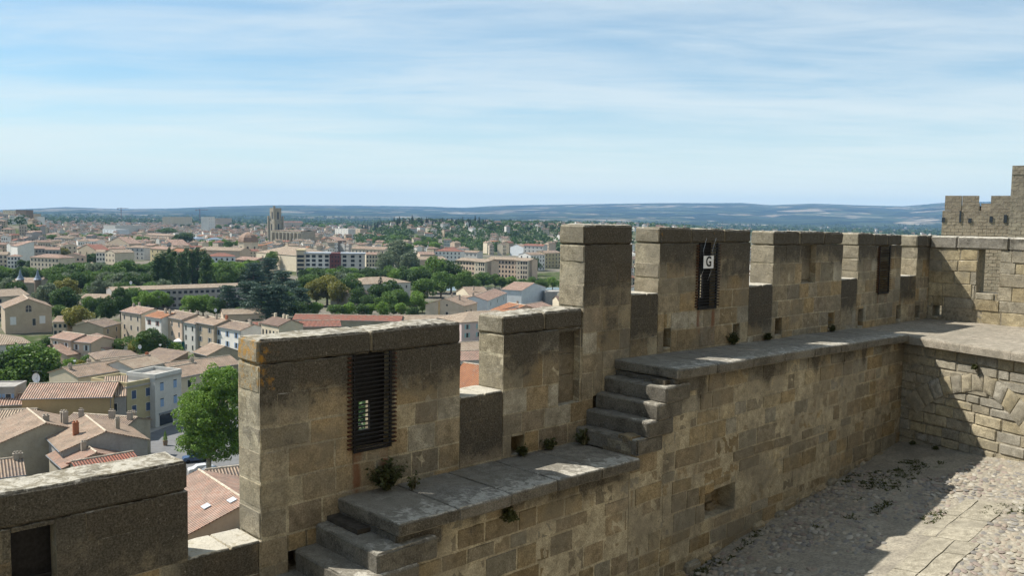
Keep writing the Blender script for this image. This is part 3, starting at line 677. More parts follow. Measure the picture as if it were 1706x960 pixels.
def add_flags():
    k = 0
    mb = MB()
    for (a, b, c_, d_) in flag:
        for (x0, x1, y0, y1) in courses(a, b, c_, d_, (.32, .5), (.5, 1.2)):
            k += 1
            pts, fs = lattice((8, 8, 1)); t2 = x0 + .012 + pts[:, 0] * (x1 - x0 - .024); s2 = y0 + .012 + pts[:, 1] * (y1 - y0 - .024)
            t2 = t2 + vnoise(np.c_[s2 * 3, t2 * 3, t2 * 0], 1, 2) * .03; s2 = s2 + vnoise(np.c_[t2 * 3, s2 * 3, t2 * 0 + 9], 1, 2) * .03
            w_ = P0 + np.outer(t2, DV) - np.outer(s2, NV); z = courtz(w_[:, 0], w_[:, 1]) + np.where(pts[:, 2] > .5, .014, -.08)
            v = np.c_[w_[:, :2], z + EYE]; mb.add(v, fs, np.array((.34, .315, .255)) * rng.uniform(.88, 1.08), np.zeros((len(v), 4)))
    tag(mb.build('flagstone_pavement', [M['stone_slab']], smooth=False), 'strip of cracked pale flagstones across the cobbles', None, kind='structure')
add_flags()

# ---- sign with the letter G, wired to the guard
sg = empty('letter_sign', W(1.2, .12, -.95)); tag(sg, 'small white square plate with black letter G wired onto a window guard', 'sign')
def sgp(mb, name, m):
    o = mb.build(name, m); o.parent = sg; o.matrix_parent_inverse = Matrix.Translation(-sg.location); return o
sc0 = W(1.13, .10, -.70); rtv = (DV * .93 - NV * -.36); rtv = DV * .88 + NV * -.10; rtv[2] = 0; rtv /= np.linalg.norm(rtv)
nvv = np.array([rtv[1], -rtv[0], 0]); upv = np.array([0, 0, 1.0])
def SG(p): return sc0 + np.outer(p[:, 0], rtv) + np.outer(p[:, 1], nvv) + np.outer(p[:, 2], upv)
mb = MB(); mb.box((-.125, -.004, -.105), (.125, .004, .105), M=SG); sgp(mb, 'plate', M['white_paint'])
cu = bpy.data.curves.new('letter_g', 'FONT'); cu.body = 'G'; cu.size = .235; cu.extrude = .0015; cu.offset = .006; cu.align_x = 'CENTER'; cu.align_y = 'CENTER'
lt = bpy.data.objects.new('letter', cu); C.objects.link(lt); cu.materials.append(M['black_paint'])
lp = sc0 + nvv * .007
mw = Matrix(((rtv[0] * .82, upv[0], nvv[0], lp[0]), (rtv[1] * .82, upv[1], nvv[1], lp[1]), (rtv[2] * .82, upv[2], nvv[2], lp[2]), (0, 0, 0, 1)))
bpy.context.view_layer.update(); me_ = bpy.data.meshes.new_from_object(lt.evaluated_get(bpy.context.evaluated_depsgraph_get())); bpy.data.objects.remove(lt); lt = bpy.data.objects.new('letter', me_); C.objects.link(lt); lt.parent = sg; lt.matrix_parent_inverse = Matrix.Translation(-sg.location); lt.matrix_basis = mw
for sd in (-1, 1):
    mb = MB(); a = sc0 + rtv * .115 * sd + upv * .10
    mb.tube([a, a + upv * .09 + nvv * -.02, W(1.16 + .14 * (sd + 1), .03, -.30 - .0)], .0028)
    sgp(mb, 'hanging_wire', M['wire']); mb = MB()
    b = sc0 + rtv * .105 * sd - upv * .10
    mb.tube([b, b - upv * .06 - rtv * .03, b - upv * .16 - rtv * .06 - nvv * .02, b - upv * .22 - rtv * .05 - nvv * .05], .0026)
    sgp(mb, 'hanging_wire', M['wire'])

# ---- weeds
def leafmat(name, c1, c2, trans=0.25):
    m, nt, b = mat(name); v = objvec(nt); b.inputs['Roughness'].default_value = .6
    c = mixc(nt, noise(nt, .9, 3, .6, v), c1, c2)
    lk(nt, c, b.inputs['Base Color'])
    tr = nt.nodes.new('ShaderNodeBsdfTranslucent'); lk(nt, c, tr.inputs['Color'])
    mxs = nt.nodes.new('ShaderNodeMixShader'); mxs.inputs[0].default_value = trans
    lk(nt, b.outputs[0], mxs.inputs[1]); lk(nt, tr.outputs[0], mxs.inputs[2]); lk(nt, mxs.outputs[0], nt.nodes['Material Output'].inputs['Surface'])
    return m
M['weed'] = leafmat('weed_green', (.05, .06, .02), (.09, .095, .035))
M['dry'] = leafmat('dry_grass', (.16, .14, .075), (.24, .20, .11))
def weed(t, s, z, h, n, label, dry=.15, droop=False):
    root = empty('weed_tuft', W(t, s, z)); tag(root, label, 'weed', 'weeds rooted in the joints of the masonry')
    for nm, mt, cnt in (('leaves', M['weed'], n), ('dry_stems', M['dry'], max(3, int(n * dry)))):
        mb = MB()
        for k in range(cnt):
            an = rng.uniform(0, 6.283); tl = rng.uniform(.1, .9); hh = h * rng.uniform(.4, 1.1)
            b = np.array([rng.uniform(-.04, .04), rng.uniform(-.03, .05), 0])
            tip = np.array([math.cos(an) * tl * hh, math.sin(an) * tl * hh * .6, hh * (1 - tl * .4) * (-1 if droop else 1)])
            mid = tip * .5 + (0, 0, hh * .12)
            w0 = .006 if nm == 'dry_stems' else .007
            sd = np.array([-math.sin(an), math.cos(an), 0]) * w0
            mb.add([b - sd, b + sd, mid + sd, mid - sd, tip], [(0, 1, 2, 3), (3, 2, 4)])
            if nm == 'leaves':
                for j in range(7):
                    f_ = rng.uniform(.25, 1); c = b + (tip - b) * f_; q = rng.normal(0, .022, (4, 3)); q[:, 2] *= .6
                    mb.add(c + q, [(0, 1, 2), (1, 3, 2)])
        o = mb.build(nm, mt, root); o.rotation_euler = (0, 0, TH * 0 + math.pi / 2 - TH)
    return root
weed(-5.45, .12, -3.26, .38, 110, 'bushy weed growing at the foot of the nearest window guard')
weed(-5.2, .30, -3.26, .22, 8, 'thin pale dry stalk lying on the walkway beside the bushy weed', 2.0)
weed(-3.15, .08, -3.26, .16, 26, 'small dark weed inside the drain hole below the second notch')
weed(-2.62, .08, -3.26, .20, 30, 'brownish weed against the wall on the lower walkway midway to the steps')
weed(-2.05, .22, -3.26, .30, 18, 'wispy dry grass at the foot of the upper steps', 1.2)
weed(-4.35, 1.10, -3.47, .22, 46, 'clump of weed hanging beneath the walkway lip', .1, True)
weed(2.05, .06, -2.18, .24, 34, 'leafy weed beside a drain hole past the G sign')
weed(3.2, .06, -2.2, .14, 26, 'flat weed at the wall foot on the upper walkway')
weed(5.75, .06, -2.24, .14, 24, 'tiny weed in a drain hole near the corner end of the walkway')
for i, (t, s, lb) in enumerate([(6.85, 1.35, 'dark weed in the far corner of the courtyard'), (6.6, 1.9, 'weed at the foot of the arched lower wall')]):
    c = court_pt(t, s); weed(t, s, c[2], .07, 30, lb)
w = weed(6.40, 2.60, -2.75, .10, 40, 'bright green fern above the crown of the relieving arch')

def tufts():
    g = np.random.default_rng(31); mb = MB(); n = 0
    for i in range(9000):
        t = g.uniform(-1.5, 6.9); s = g.uniform(1.1, 6.0)
        q = vnoise(np.array([[t * 1.1, s * 1.6, 4.2]]), 1, 3)[0] + (.35 if s < 1.35 else 0) + (.28 if abs(t - 5) < 1.1 and 1.4 < s < 2.6 else 0) + (.3 if abs(t - 2.6) < .8 and 1.8 < s < 2.5 else 0)
        if q < .44: continue
        c = court_pt(t, s) + (0, 0, EYE)
        for k in range(5):
            d = g.normal(0, .030, 3); d[2] = abs(d[2]) * .6 + .010; b = c + g.normal(0, .02, 3) * (1, 1, 0); w = g.normal(0, .010, 3); mb.add([b - w, b + w, b + d], [(0, 1, 2)]); n += 1
    tag(mb.build('courtyard_weeds', M['weed']), 'thin weeds and moss between the courtyard stones', 'weeds', kind='stuff')
tufts()
# ================================================================== the plain, the hills and the air
FV = lambda x, y: FW + RT * ((x - 853) / FPX) + UP * ((480 - y) / FPX)
def at(x, y, z=0.0):
    """point seen at photo pixel (x, y) at height z above the streets"""
    r = FV(x, y); k = (z - EYE) / r[2]; return np.array([r[0] * k, r[1] * k, z])
def dirpx(x, dist, z=0.0):
    """point at distance dist in the vertical plane of photo column x, at height z"""
    r = FV(x, 362); return np.array([r[0] / r[1] * dist, dist, z])
HILL = [(-900, 2), (0, -1), (60, 2), (110, 5), (200, 3), (280, 5), (350, 9), (450, 13), (600, 15), (720, 15), (770, 14), (840, 19), (950, 22), (1100, 26), (1180, 27), (1230, 28), (1280, 25), (1350, 28), (1430, 26), (1500, 25), (1570, 31), (1700, 34), (2600, 40)]
HX = np.array([a for a, b in HILL], float); HE = np.array([b for a, b in HILL], float)
def sm(x, a, b):
    t = np.clip((x - a) / (b - a), 0, 1); return t * t * (3 - 2 * t)
def ground_z(x, y):
    x = np.atleast_1d(np.asarray(x, float)); y = np.atleast_1d(np.asarray(y, float))
    r = np.hypot(x, y); px = 853 + np.clip(x / np.maximum(y, 1) * 1477, -3000, 3000); px = np.where(y < 1, 853 + np.sign(x) * 3000, px)
    so = (x - P0[0]) * NV[0] + (y - P0[1]) * NV[1]
    near = np.where(so > 0, 25 * (1 - sm(so, 0, 72)), 25 + 0 * so) * (1 - sm(r, 70, 95) * (so < 0) * 0)
    near = np.where(so < -60, 25, near)
    z = near * (r < 400)
    z = z + 20 * sm(px, 600, 680) * (1 - sm(px, 1050, 1250)) * sm(r, 1150, 1650) * (1 - sm(r, 3000, 5200))
    z = z + 22 * (1 - sm(px, 40, 95)) * sm(r, 900, 1300) * (1 - sm(r, 2500, 4500))
    e = np.interp(px, HX, HE); rise = sm(r, 5200, 15500) ** 1.25
    p3 = np.c_[x / 2600, y / 2600, 0 * x]
    lump = vnoise(p3, 1, 4)
    z = z + (43 + e * 15500 / 1477) * rise * (1 + .0 * lump) + lump * 40 * sm(r, 5600, 8000) * (1 - sm(r, 12500, 15500)) + vnoise(np.c_[x / 9000, y / 9000, 0 * x + 3], 6, 2) * 9 * sm(r, 14000, 15500)
    z = z - 120 * sm(r, 16500, 26000)
    return z
def gz(x, y): return float(ground_z(x, y)[0])
def terrain_mat():
    m, nt, b = mat('plain_and_hills'); v = nt.nodes.new('ShaderNodeNewGeometry').outputs['Position']; b.inputs['Roughness'].default_value = 1.0; b.inputs['Specular IOR Level'].default_value = 0
    ln = nt.nodes.new('ShaderNodeVectorMath'); ln.operation = 'LENGTH'; lk(nt, v, ln.inputs[0]); r = ln.outputs['Value']
    # scrub and earth close by, streets and gardens in the town
    town = mixc(nt, sstep(nt, noise(nt, .012, 5, .6, v), .42, .58), (.16, .145, .12), (.055, .075, .03))
    town = mixc(nt, sstep(nt, noise(nt, .2, 4, .6, v), .45, .7, 0, .5), town, (.24, .21, .16))
    scrub = mixc(nt, noise(nt, .5, 5, .7, v), (.05, .06, .025), (.16, .15, .08))
    c = mixc(nt, sstep(nt, r, 75, 110), scrub, town)
    # far country: woods with pale stubble fields
    wood = mixc(nt, sstep(nt, noise(nt, .0011, 6, .65, v), .35, .65), (.008, .018, .010), (.022, .036, .018))
    vo = nt.nodes.new('ShaderNodeTexVoronoi'); vo.inputs['Scale'].default_value = .0022; lk(nt, v, vo.inputs['Vector'])
    sc = nt.nodes.new('ShaderNodeSeparateColor'); lk(nt, vo.outputs['Color'], sc.inputs[0])
    field = mth(nt, 'MULTIPLY', sstep(nt, mth(nt, 'ADD', sc.outputs[0], mth(nt, 'MULTIPLY', noise(nt, .00035, 3, .5, v), 1.1)), 1.27, 1.33), sstep(nt, noise(nt, .004, 4, .6, v), .44, .56))
    fc = mixc(nt, sc.outputs[1], (.20, .16, .11), (.36, .30, .22))
    far = mixc(nt, mth(nt, 'MULTIPLY', field, .9), wood, fc)
    vo2 = nt.nodes.new('ShaderNodeTexVoronoi'); vo2.inputs['Scale'].default_value = .004; lk(nt, v, vo2.inputs['Vector'])
    s2 = nt.nodes.new('ShaderNodeSeparateColor'); lk(nt, vo2.outputs['Color'], s2.inputs[0])
    far = mixc(nt, mth(nt, 'MULTIPLY', sstep(nt, s2.outputs[0], .62, .66), .7), far, (.055, .075, .035))
    c = mixc(nt, sstep(nt, r, 2600, 3600), c, far)
    lk(nt, c, b.inputs['Base Color']); return m
M['terrain'] = terrain_mat()
def build_terrain():
    rs = list(np.concatenate([np.linspace(0.5, 100, 40), np.geomspace(104, 5000, 70), np.linspace(5200, 17000, 110), np.array([17100.0, 17300.0])]))
    an = np.radians(np.concatenate([np.linspace(-180, -52, 20), np.linspace(-50, 50, 380), np.linspace(52, 180, 20)]))
    Rr, A = np.meshgrid(rs, an, indexing='ij'); x = (Rr * np.sin(A)).ravel(); y = (Rr * np.cos(A)).ravel()
    v = np.c_[x, y, ground_z(x, y)]; n = len(an)
    mb = MB(); mb.add(v, [(i * n + j, (i + 1) * n + j, (i + 1) * n + j + 1, i * n + j + 1) for i in range(len(rs) - 1) for j in range(n - 1)])
    tag(mb.build('ground', M['terrain'], smooth=True), 'valley floor of the town rising into wooded blue hills with pale fields', kind='structure')
build_terrain()
# the air
def build_haze():
    mb = MB(); mb.box((-17600, -17600, -190), (17600, 17600, 480))
    m = bpy.data.materials.new('haze_air'); m.use_nodes = True; nt = m.node_tree; nt.nodes.clear()
    pv_ = nt.nodes.new('ShaderNodeVolumePrincipled'); pv_.inputs['Density'].default_value = 5.2e-5; pv_.inputs['Color'].default_value = (.36, .62, 1.0, 1); pv_.inputs['Anisotropy'].default_value = 0.0
    o = nt.nodes.new('ShaderNodeOutputMaterial'); nt.links.new(pv_.outputs[0], o.inputs['Volume'])
    h = mb.build('haze', m); tag(h, 'thin blue summer haze over the valley', kind='stuff')
build_haze()
# ================================================================== houses
def plaster(name, col, stain=.3):
    m, nt, b = mat(name); v = objvec(nt); b.inputs['Roughness'].default_value = .92
    c = mixc(nt, sstep(nt, noise(nt, .35, 5, .65, v), .35, .7), col, tuple(x * (1 - stain * .6) for x in col))
    c = mixc(nt, sstep(nt, noise(nt, 2.2, 5, .7, v), .45, .75, 0, .5), c, tuple(x * (1 - stain) for x in (col[0], col[1] * .97, col[2] * .92)))
    lk(nt, c, b.inputs['Base Color']); return m
WALLC = {'cream': (.58, .50, .37), 'white': (.74, .71, .65), 'tan': (.44, .36, .26), 'beige': (.50, .43, .33), 'peach': (.56, .43, .32), 'grey': (.36, .34, .31), 'palegrey': (.56, .54, .49), 'yellow': (.45, .38, .22), 'pink': (.58, .46, .43), 'bluewhite': (.58, .61, .62), 'ochre': (.46, .33, .17), 'stone': (.37, .33, .25), 'maroon': (.17, .065, .06), 'brown': (.24, .18, .13)}
for k, c in WALLC.items(): M['w_' + k] = plaster('render_' + k, c, .38 if k in ('stone', 'grey') else .25)
def tiles(name, c1, c2, c3):
    m, nt, b = mat(name); b.inputs['Roughness'].default_value = .9
    uv = nt.nodes.new('ShaderNodeUVMap'); uv.uv_map = 'UVMap'; s = nt.nodes.new('ShaderNodeSeparateXYZ'); lk(nt, uv.outputs[0], s.inputs[0])
    u = mth(nt, 'MULTIPLY', s.outputs[0], 1 / .42); vv = mth(nt, 'MULTIPLY', s.outputs[1], 1 / .5)
    cell = nt.nodes.new('ShaderNodeCombineXYZ'); lk(nt, mth(nt, 'FLOOR', u), cell.inputs[0]); lk(nt, mth(nt, 'FLOOR', vv), cell.inputs[1])
    wn_ = nt.nodes.new('ShaderNodeTexWhiteNoise'); wn_.noise_dimensions = '2D'; lk(nt, cell.outputs[0], wn_.inputs['Vector'])
    fr = mth(nt, 'ABSOLUTE', mth(nt, 'SUBTRACT', mth(nt, 'FRACT', u), .5))           # 0 on the crown of a tile row, .5 in the channel
    c = mixc(nt, wn_.outputs['Value'], c1, c2)
    big = noise(nt, .5, 4, .65, objvec(nt))
    c = mixc(nt, sstep(nt, mth(nt, 'ADD', big, mth(nt, 'MULTIPLY', wn_.outputs['Value'], .25)), .50, .80), c, c3)
    c = mixc(nt, sstep(nt, noise(nt, .9, 5, .75, objvec(nt)), .54, .66, 0, .55), c, (.42, .36, .27))
    c = mixc(nt, sstep(nt, noise(nt, 1.7, 4, .7, objvec(nt)), .60, .72, 0, .6), c, (.12, .095, .075))
    c = mixc(nt, sstep(nt, fr, .22, .44, 0, .8), c, (.07, .045, .035))
    lk(nt, c, b.inputs['Base Color'])
    h = mth(nt, 'SUBTRACT', mth(nt, 'COSINE', mth(nt, 'MULTIPLY', mth(nt, 'SUBTRACT', mth(nt, 'FRACT', u), .5), 6.283)), mth(nt, 'MULTIPLY', mth(nt, 'FRACT', vv), .4))
    lk(nt, bump(nt, h, 1.0, .09), b.inputs['Normal']); return m
M['r_tan'] = tiles('roof_tiles_tan', (.43, .30, .21), (.55, .42, .31), (.33, .25, .18))
M['r_brown'] = tiles('roof_tiles_brown', (.33, .24, .17), (.43, .33, .24), (.26, .20, .16))
M['r_pink'] = tiles('roof_tiles_pink', (.47, .28, .20), (.57, .41, .32), (.36, .25, .19))
M['r_orange'] = tiles('roof_tiles_orange', (.46, .19, .085), (.50, .24, .12), (.38, .17, .09))
M['r_red'] = tiles('roof_tiles_red', (.36, .12, .075), (.44, .19, .13), (.30, .15, .11))
M['r_pale'] = tiles('roof_tiles_pale', (.48, .38, .27), (.54, .44, .33), (.40, .30, .21))
M['r_ridge'] = simple('ridge_mortar', (.50, .42, .32), .9, nsc=2, namt=.3)
M['r_grey'] = simple('zinc_roof', (.42, .44, .46), .5, .3, nsc=.5, namt=.1)
M['r_slate'] = simple('slate_roof', (.16, .20, .25), .5, nsc=.8, namt=.2)
M['r_flat'] = simple('gravel_roof', (.30, .28, .25), .95, nsc=1.2, namt=.2)
M['glass'] = simple('window_glass', (.03, .037, .045), .15, 0, spec=.5)
M['trim'] = simple('window_trim', (.55, .52, .46), .7)
M['stonetrim'] = simple('stone_trim', (.36, .33, .28), .8)
for k, c in {'blue': (.23, .33, .48), 'navy': (.06, .09, .16), 'brownred': (.20, .09, .07), 'white': (.62, .62, .60), 'grey': (.20, .21, .22), 'teal': (.25, .42, .44), 'wood': (.24, .17, .11), 'green': (.10, .2, .14)}.items():
    M['s_' + k] = simple('shutter_' + k, c, .6, nsc=6, namt=.12)
M['chim'] = plaster('chimney_render', (.36, .31, .25)); M['brick'] = simple('chimney_brick', (.33, .13, .07), .9, nsc=8)
FOOT = []                                    # footprints taken so far: x, y, radius
def free(x, y, r): return all((x - a) ** 2 + (y - b) ** 2 > (r + c) ** 2 for a, b, c in FOOT)
def uvmesh(name, faces, mats, parent, mi=None):
    """faces: list of (corner list, u direction or None); builds a mesh with metric UVs running down each slope"""
    vs, fs, uvs = [], [], []
    for q, ud in faces:
        q = [np.asarray(p, float) for p in q]; b = len(vs); vs += [tuple(p) for p in q]; fs.append(list(range(b, b + len(q))))
        ud = np.asarray(ud, float); nrm = np.cross(q[1] - q[0], q[2] - q[0]); nrm /= np.linalg.norm(nrm) + 1e-9; vd = np.cross(nrm, ud)
        uvs += [(float(p @ ud), float(p @ vd)) for p in q]
    me = bpy.data.meshes.new(name); me.from_pydata(vs, [], fs); l = me.uv_layers.new(name='UVMap')
    l.data.foreach_set('uv', np.array(uvs).ravel())
    for m in mats: me.materials.append(m)
    if mi: me.polygons.foreach_set('material_index', mi)
    o = bpy.data.objects.new(name, me); C.objects.link(o); o.parent = parent; return o
def roof_faces(kind, w, d, h, pitch, ov=.35, th=.16):
    """roof plates over a w x d plan (x -w/2..w/2, y 0..d), eaves at height h"""
    F = []; x0, x1, y0, y1 = -w / 2 - ov * .6, w / 2 + ov * .6, -ov, d + ov
    X, Y = (1, 0, 0), (0, 1, 0)
    ze = h - ov * pitch + .03
    if kind == 'x': zr = ze + (y1 - y0) / 2 * pitch; ym = (y0 + y1) / 2; A = [(x0, y0, ze), (x1, y0, ze), (x1, ym, zr), (x0, ym, zr)]; B = [(x1, y1, ze), (x0, y1, ze), (x0, ym, zr), (x1, ym, zr)]; F = [(A, X), (B, X)]
    elif kind == 'y': x0, x1 = -w / 2 - ov, w / 2 + ov; y0, y1 = -ov * .6, d + ov * .6; zr = ze + (x1 - x0) / 2 * pitch; A = [(x0, y1, ze), (x0, y0, ze), (0, y0, zr), (0, y1, zr)]; B = [(x1, y0, ze), (x1, y1, ze), (0, y1, zr), (0, y0, zr)]; F = [(A, Y), (B, Y)]
    elif kind == 's': zr = ze + (y1 - y0) * pitch; F = [([(x0, y0, ze), (x1, y0, ze), (x1, y1, zr), (x0, y1, zr)], X)]
    elif kind == 'h':
        x0, x1 = -w / 2 - ov, w / 2 + ov; k = min(x1 - x0, y1 - y0) / 2; zr = ze + k * pitch
        if x1 - x0 >= y1 - y0: R0, R1 = (x0 + k, (y0 + y1) / 2, zr), (x1 - k, (y0 + y1) / 2, zr); F = [([(x0, y0, ze), (x1, y0, ze), R1, R0], X), ([(x1, y1, ze), (x0, y1, ze), R0, R1], X), ([(x0, y1, ze), (x0, y0, ze), R0], Y), ([(x1, y0, ze), (x1, y1, ze), R1], Y)]
        else: R0, R1 = (0, y0 + k, zr), (0, y1 - k, zr); F = [([(x0, y0, ze), (x1, y0, ze), R0], X), ([(x1, y1, ze), (x0, y1, ze), R1], X), ([(x0, y1, ze), (x0, y0, ze), R0, R1], Y), ([(x1, y0, ze), (x1, y1, ze), R1, R0], Y)]
    # undersides and rims
    out = []
    for q, ud in F:
        out.append((q, ud)); lo = [(p[0], p[1], p[2] - th) for p in q]; out.append((lo[::-1], ud))
        n = len(q)
        for i in range(n):
            a, b2, c, e = q[i], q[(i + 1) % n], lo[(i + 1) % n], lo[i]
            if np.linalg.norm(np.array(a) - np.array(b2)) > .05: out.append(([e, c, b2, a], (1, 0, 0) if abs(a[0] - b2[0]) > .01 else (0, 1, 0)))
    return out, (zr if kind != 'f' else h)
def wall_mesh(kind, w, d, h, pitch, base=-3.0):
    mb = MB(); x0, x1 = -w / 2, w / 2; hh = h - .06
    v = [(x0, 0, base), (x1, 0, base), (x1, d, base), (x0, d, base), (x0, 0, hh), (x1, 0, hh), (x1, d, hh), (x0, d, hh)]
    f = [(0, 1, 5, 4), (2, 3, 7, 6)]
    if kind == 'x': v += [(x1, d / 2, hh + d / 2 * pitch), (x0, d / 2, hh + d / 2 * pitch)]; f += [(1, 2, 6, 8, 5), (3, 0, 4, 9, 7)]
    elif kind == 'y': v += [(0, 0, hh + w / 2 * pitch), (0, d, hh + w / 2 * pitch)]; f = [(0, 1, 5, 8, 4), (2, 3, 7, 9, 6), (1, 2, 6, 5), (3, 0, 4, 7)]
    elif kind == 's': v[6] = (x1, d, hh + d * pitch); v[7] = (x0, d, hh + d * pitch); f += [(1, 2, 6, 5), (3, 0, 4, 7)]
    else: f += [(1, 2, 6, 5), (3, 0, 4, 7), (4, 5, 6, 7)]
    mb.add(v, f); return mb
_win = {}
def window(parent, x, y, z, w, h, shut=None, rz=0.0, detail=2, trim='trim', name='window'):
    """a framed window on a wall; mesh data is shared by size and colour"""
    k = (round(w, 1), round(h, 1), shut, detail, trim, name)
    if k not in _win:
        mb = MB(); mb.box((-w / 2 - .09, -.05, -.08), (w / 2 + .09, .10, 0)); mb.box((-w / 2 - .09, -.035, h), (w / 2 + .09, .10, h + .09))
        mb.box((-w / 2 - .09, -.03, 0), (-w / 2, .10, h)); mb.box((w / 2, -.03, 0), (w / 2 + .09, .10, h))
        fr = mb.build(name, M[trim])
        mb = MB(); mb.box((-w / 2, -.012, 0), (w / 2, .08, h)); pn = mb.build('pane', M['glass'], fr)
        sh = []
        if shut:
            for sd in (-1, 1):
                mb = MB(); a = sd * (w / 2 + .09 + w / 4 + .02); mb.box((a - w / 4, -.06, -.02), (a + w / 4, -.025 + .027, h + .02)); sh.append(mb.build('shutter', M['s_' + shut], fr))
        _win[k] = (fr, pn, sh); fr.parent = parent; fr.location = (x, y, z); fr.rotation_euler = (0, 0, rz); return fr
    fr, pn, sh = _win[k]
    f2 = fr.copy(); C.objects.link(f2); f2.parent = parent; f2.location = (x, y, z); f2.rotation_euler = (0, 0, rz)
    for q in [pn] + sh: c = q.copy(); C.objects.link(c); c.parent = f2
    return f2
_plain = {}
def plainwin(parent, x, y, z, w, h, mt='glass', rz=0.0):
    k = (round(w, 1), round(h, 1), mt)
    if k not in _plain:
        mb = MB(); mb.box((-w / 2, -.04, 0), (w / 2, .10, h)); o = mb.build('window', M[mt]); _plain[k] = o
    else: o = _plain[k].copy(); C.objects.link(o)
    o.parent = parent; o.location = (x, y, z); o.rotation_euler = (0, 0, rz); return o
rnd = random.Random(5)
def chimney(roof, x, y, z0, hh=1.3, brick=False, w=.45):
    mb = MB(); mb.box((-w, -.28, -.9), (w, .28, hh)); mb.box((-w - .06, -.34, hh), (w + .06, .34, hh + .1)); 
    for k in (-1, 1): mb.box((k * w * .5 - .12, -.12, hh + .1), (k * w * .5 + .12, .12, hh + .38))
    o = mb.build('chimney', M['brick'] if brick else M['chim'], roof); o.location = (x, y, z0); return o
def H(org, yaw, w, d, h, kind='x', wall='cream', roof='tan', label=None, cat='house', group=None, name='house', wins=None, shut=None, pitch=.30, chims=0, wdet=2, side=None, base=-3.0, wsize=(.9, 1.5), parapet=.8, reg=True, z=0.0):
    """a house: org = middle of the foot of its front wall, yaw turns its front; parts: wall, roof (> chimney), windows"""
    root = empty(name, (org[0], org[1], z), yaw); tag(root, label, cat, group)
    wall_mesh(kind, w, d, h, pitch, base).build('wall', M['w_' + wall], root)
    if kind == 'f':
        mb = MB(); t = .25
        mb.box((-w / 2 - .08, -.08, h - .05), (w / 2 + .08, t, h + parapet)); mb.box((-w / 2 - .08, d - t, h - .05), (w / 2 + .08, d + .08, h + parapet)); mb.box((-w / 2 - .08, t + .002, h - .05), (-w / 2 + t, d - t - .002, h + parapet)); mb.box((w / 2 - t, t + .002, h - .05), (w / 2 + .08, d - t - .002, h + parapet))
        rf = mb.build('parapet', M['w_' + wall] if parapet < 2 else M['trim'], root)
        mb = MB(); mb.box((-w / 2 + t + .01, t + .01, h - .05), (w / 2 - t - .01, d - t - .01, h + .12)); rr = mb.build('roof', M['r_flat'] if roof not in ('grey', 'slate') else M['r_' + roof], root); zr = h
    else:
        F, zr = roof_faces(kind, w, d, h, pitch); rr = uvmesh('roof', F, [M['r_' + roof]], root)
    if kind in 'xy' and wdet >= 2:
        mb = MB(); zt_ = zr + .02
        if kind == 'x': mb.tube([(-w / 2 - .2, d / 2, zt_), (w / 2 + .2, d / 2, zt_)], .15, 6)
        else: mb.tube([(0, -.2, zt_), (0, d + .2, zt_)], .15, 6)
        mb.build('ridge_tiles', M['r_ridge'], rr)
        mb = MB(); mb.tube([(-w / 2 - .3, -.42, h - .16), (w / 2 + .3, -.42, h - .16)], .075, 6) if kind == 'x' else mb.tube([(-w / 2 - .42, -.2, h - .18), (-w / 2 - .42, d + .2, h - .18)], .075, 6)
        mb.build('gutter', M['s_grey'], rr)
        if kind == 'x': mb = MB(); mb.tube([(w / 2 - .2, -.10, 0), (w / 2 - .2, -.10, h - .3)], .06, 5); mb.build('downpipe', M['s_grey'], root)
    for k in range(chims):
        if kind == 'x': cx_ = (rnd.uniform(-.42, .42) if k else rnd.choice([-.44, .44])) * w; cy_ = d * rnd.uniform(.35, .65)
        else: cx_ = rnd.uniform(-.3, .3) * w; cy_ = d * rnd.uniform(.2, .8)
        chimney(rr, cx_, cy_, zr - .3 if kind != 'f' else h + .2, rnd.uniform(.7, 1.3), rnd.random() < .12, rnd.uniform(.28, .5))
    if wins:
        nf, nc = wins; fh = (h - .4) / nf; ws, hs = wsize
        hs = min(hs, fh * .55)
        for i in range(nf):
            for j in range(nc):
                x = (j + .5) / nc * w - w / 2; zz = i * fh + (fh - hs) * .55
                if wdet >= 2: window(root, x, -.0, zz, ws, hs, shut)
                else: plainwin(root, x, 0, zz, ws, hs)
        if side:                              # windows on the side walls too: 1 = +x side, -1 = -x side
            for sd in (side if isinstance(side, tuple) else (side,)):
                ns = max(1, int(d / 4.5))
                for i in range(nf):
                    for j in range(ns):
                        y = (j + .5) / ns * d; zz = i * fh + (fh - hs) * .55
                        (window(root, sd * w / 2, y, zz, ws, hs, None, sd * math.pi / 2) if wdet >= 2 else plainwin(root, sd * w / 2, y, zz, ws, hs, rz=sd * math.pi / 2))
    if reg: 
        c, s_ = math.cos(yaw), math.sin(yaw); n = max(1, int(round(max(w, d) / min(w, d))))
        for i in range(n):
            lx = ((i + .5) / n - .5) * w if w > d else 0; ly = d / 2 if w > d else (i + .5) / n * d
            FOOT.append((org[0] + lx * c - ly * s_, org[1] + lx * s_ + ly * c, min(w, d) / 2))
    return root
def H2(A, B, h, d, kind='x', z=0.0, **k):
    """house by the two ends of its front eave line as seen in the photo, at eave height h"""
    a = at(A[0], A[1], h + z); b = at(B[0], B[1], h + z)
    w = float(np.hypot(*(b - a)[:2])); yaw = math.atan2(b[1] - a[1], b[0] - a[0]); m = (a + b) / 2
    return H((m[0], m[1]), yaw, w, d, h, kind, z=z, **k)

def HR(R0, zr, w, d, yaw, pitch=.34, **k):
    """gabled house by the near end of its ridge"""
    p = at(R0[0], R0[1], zr); return H((p[0], p[1]), R(yaw), w, d, zr - w / 2 * pitch, 'y', pitch=pitch, **k)
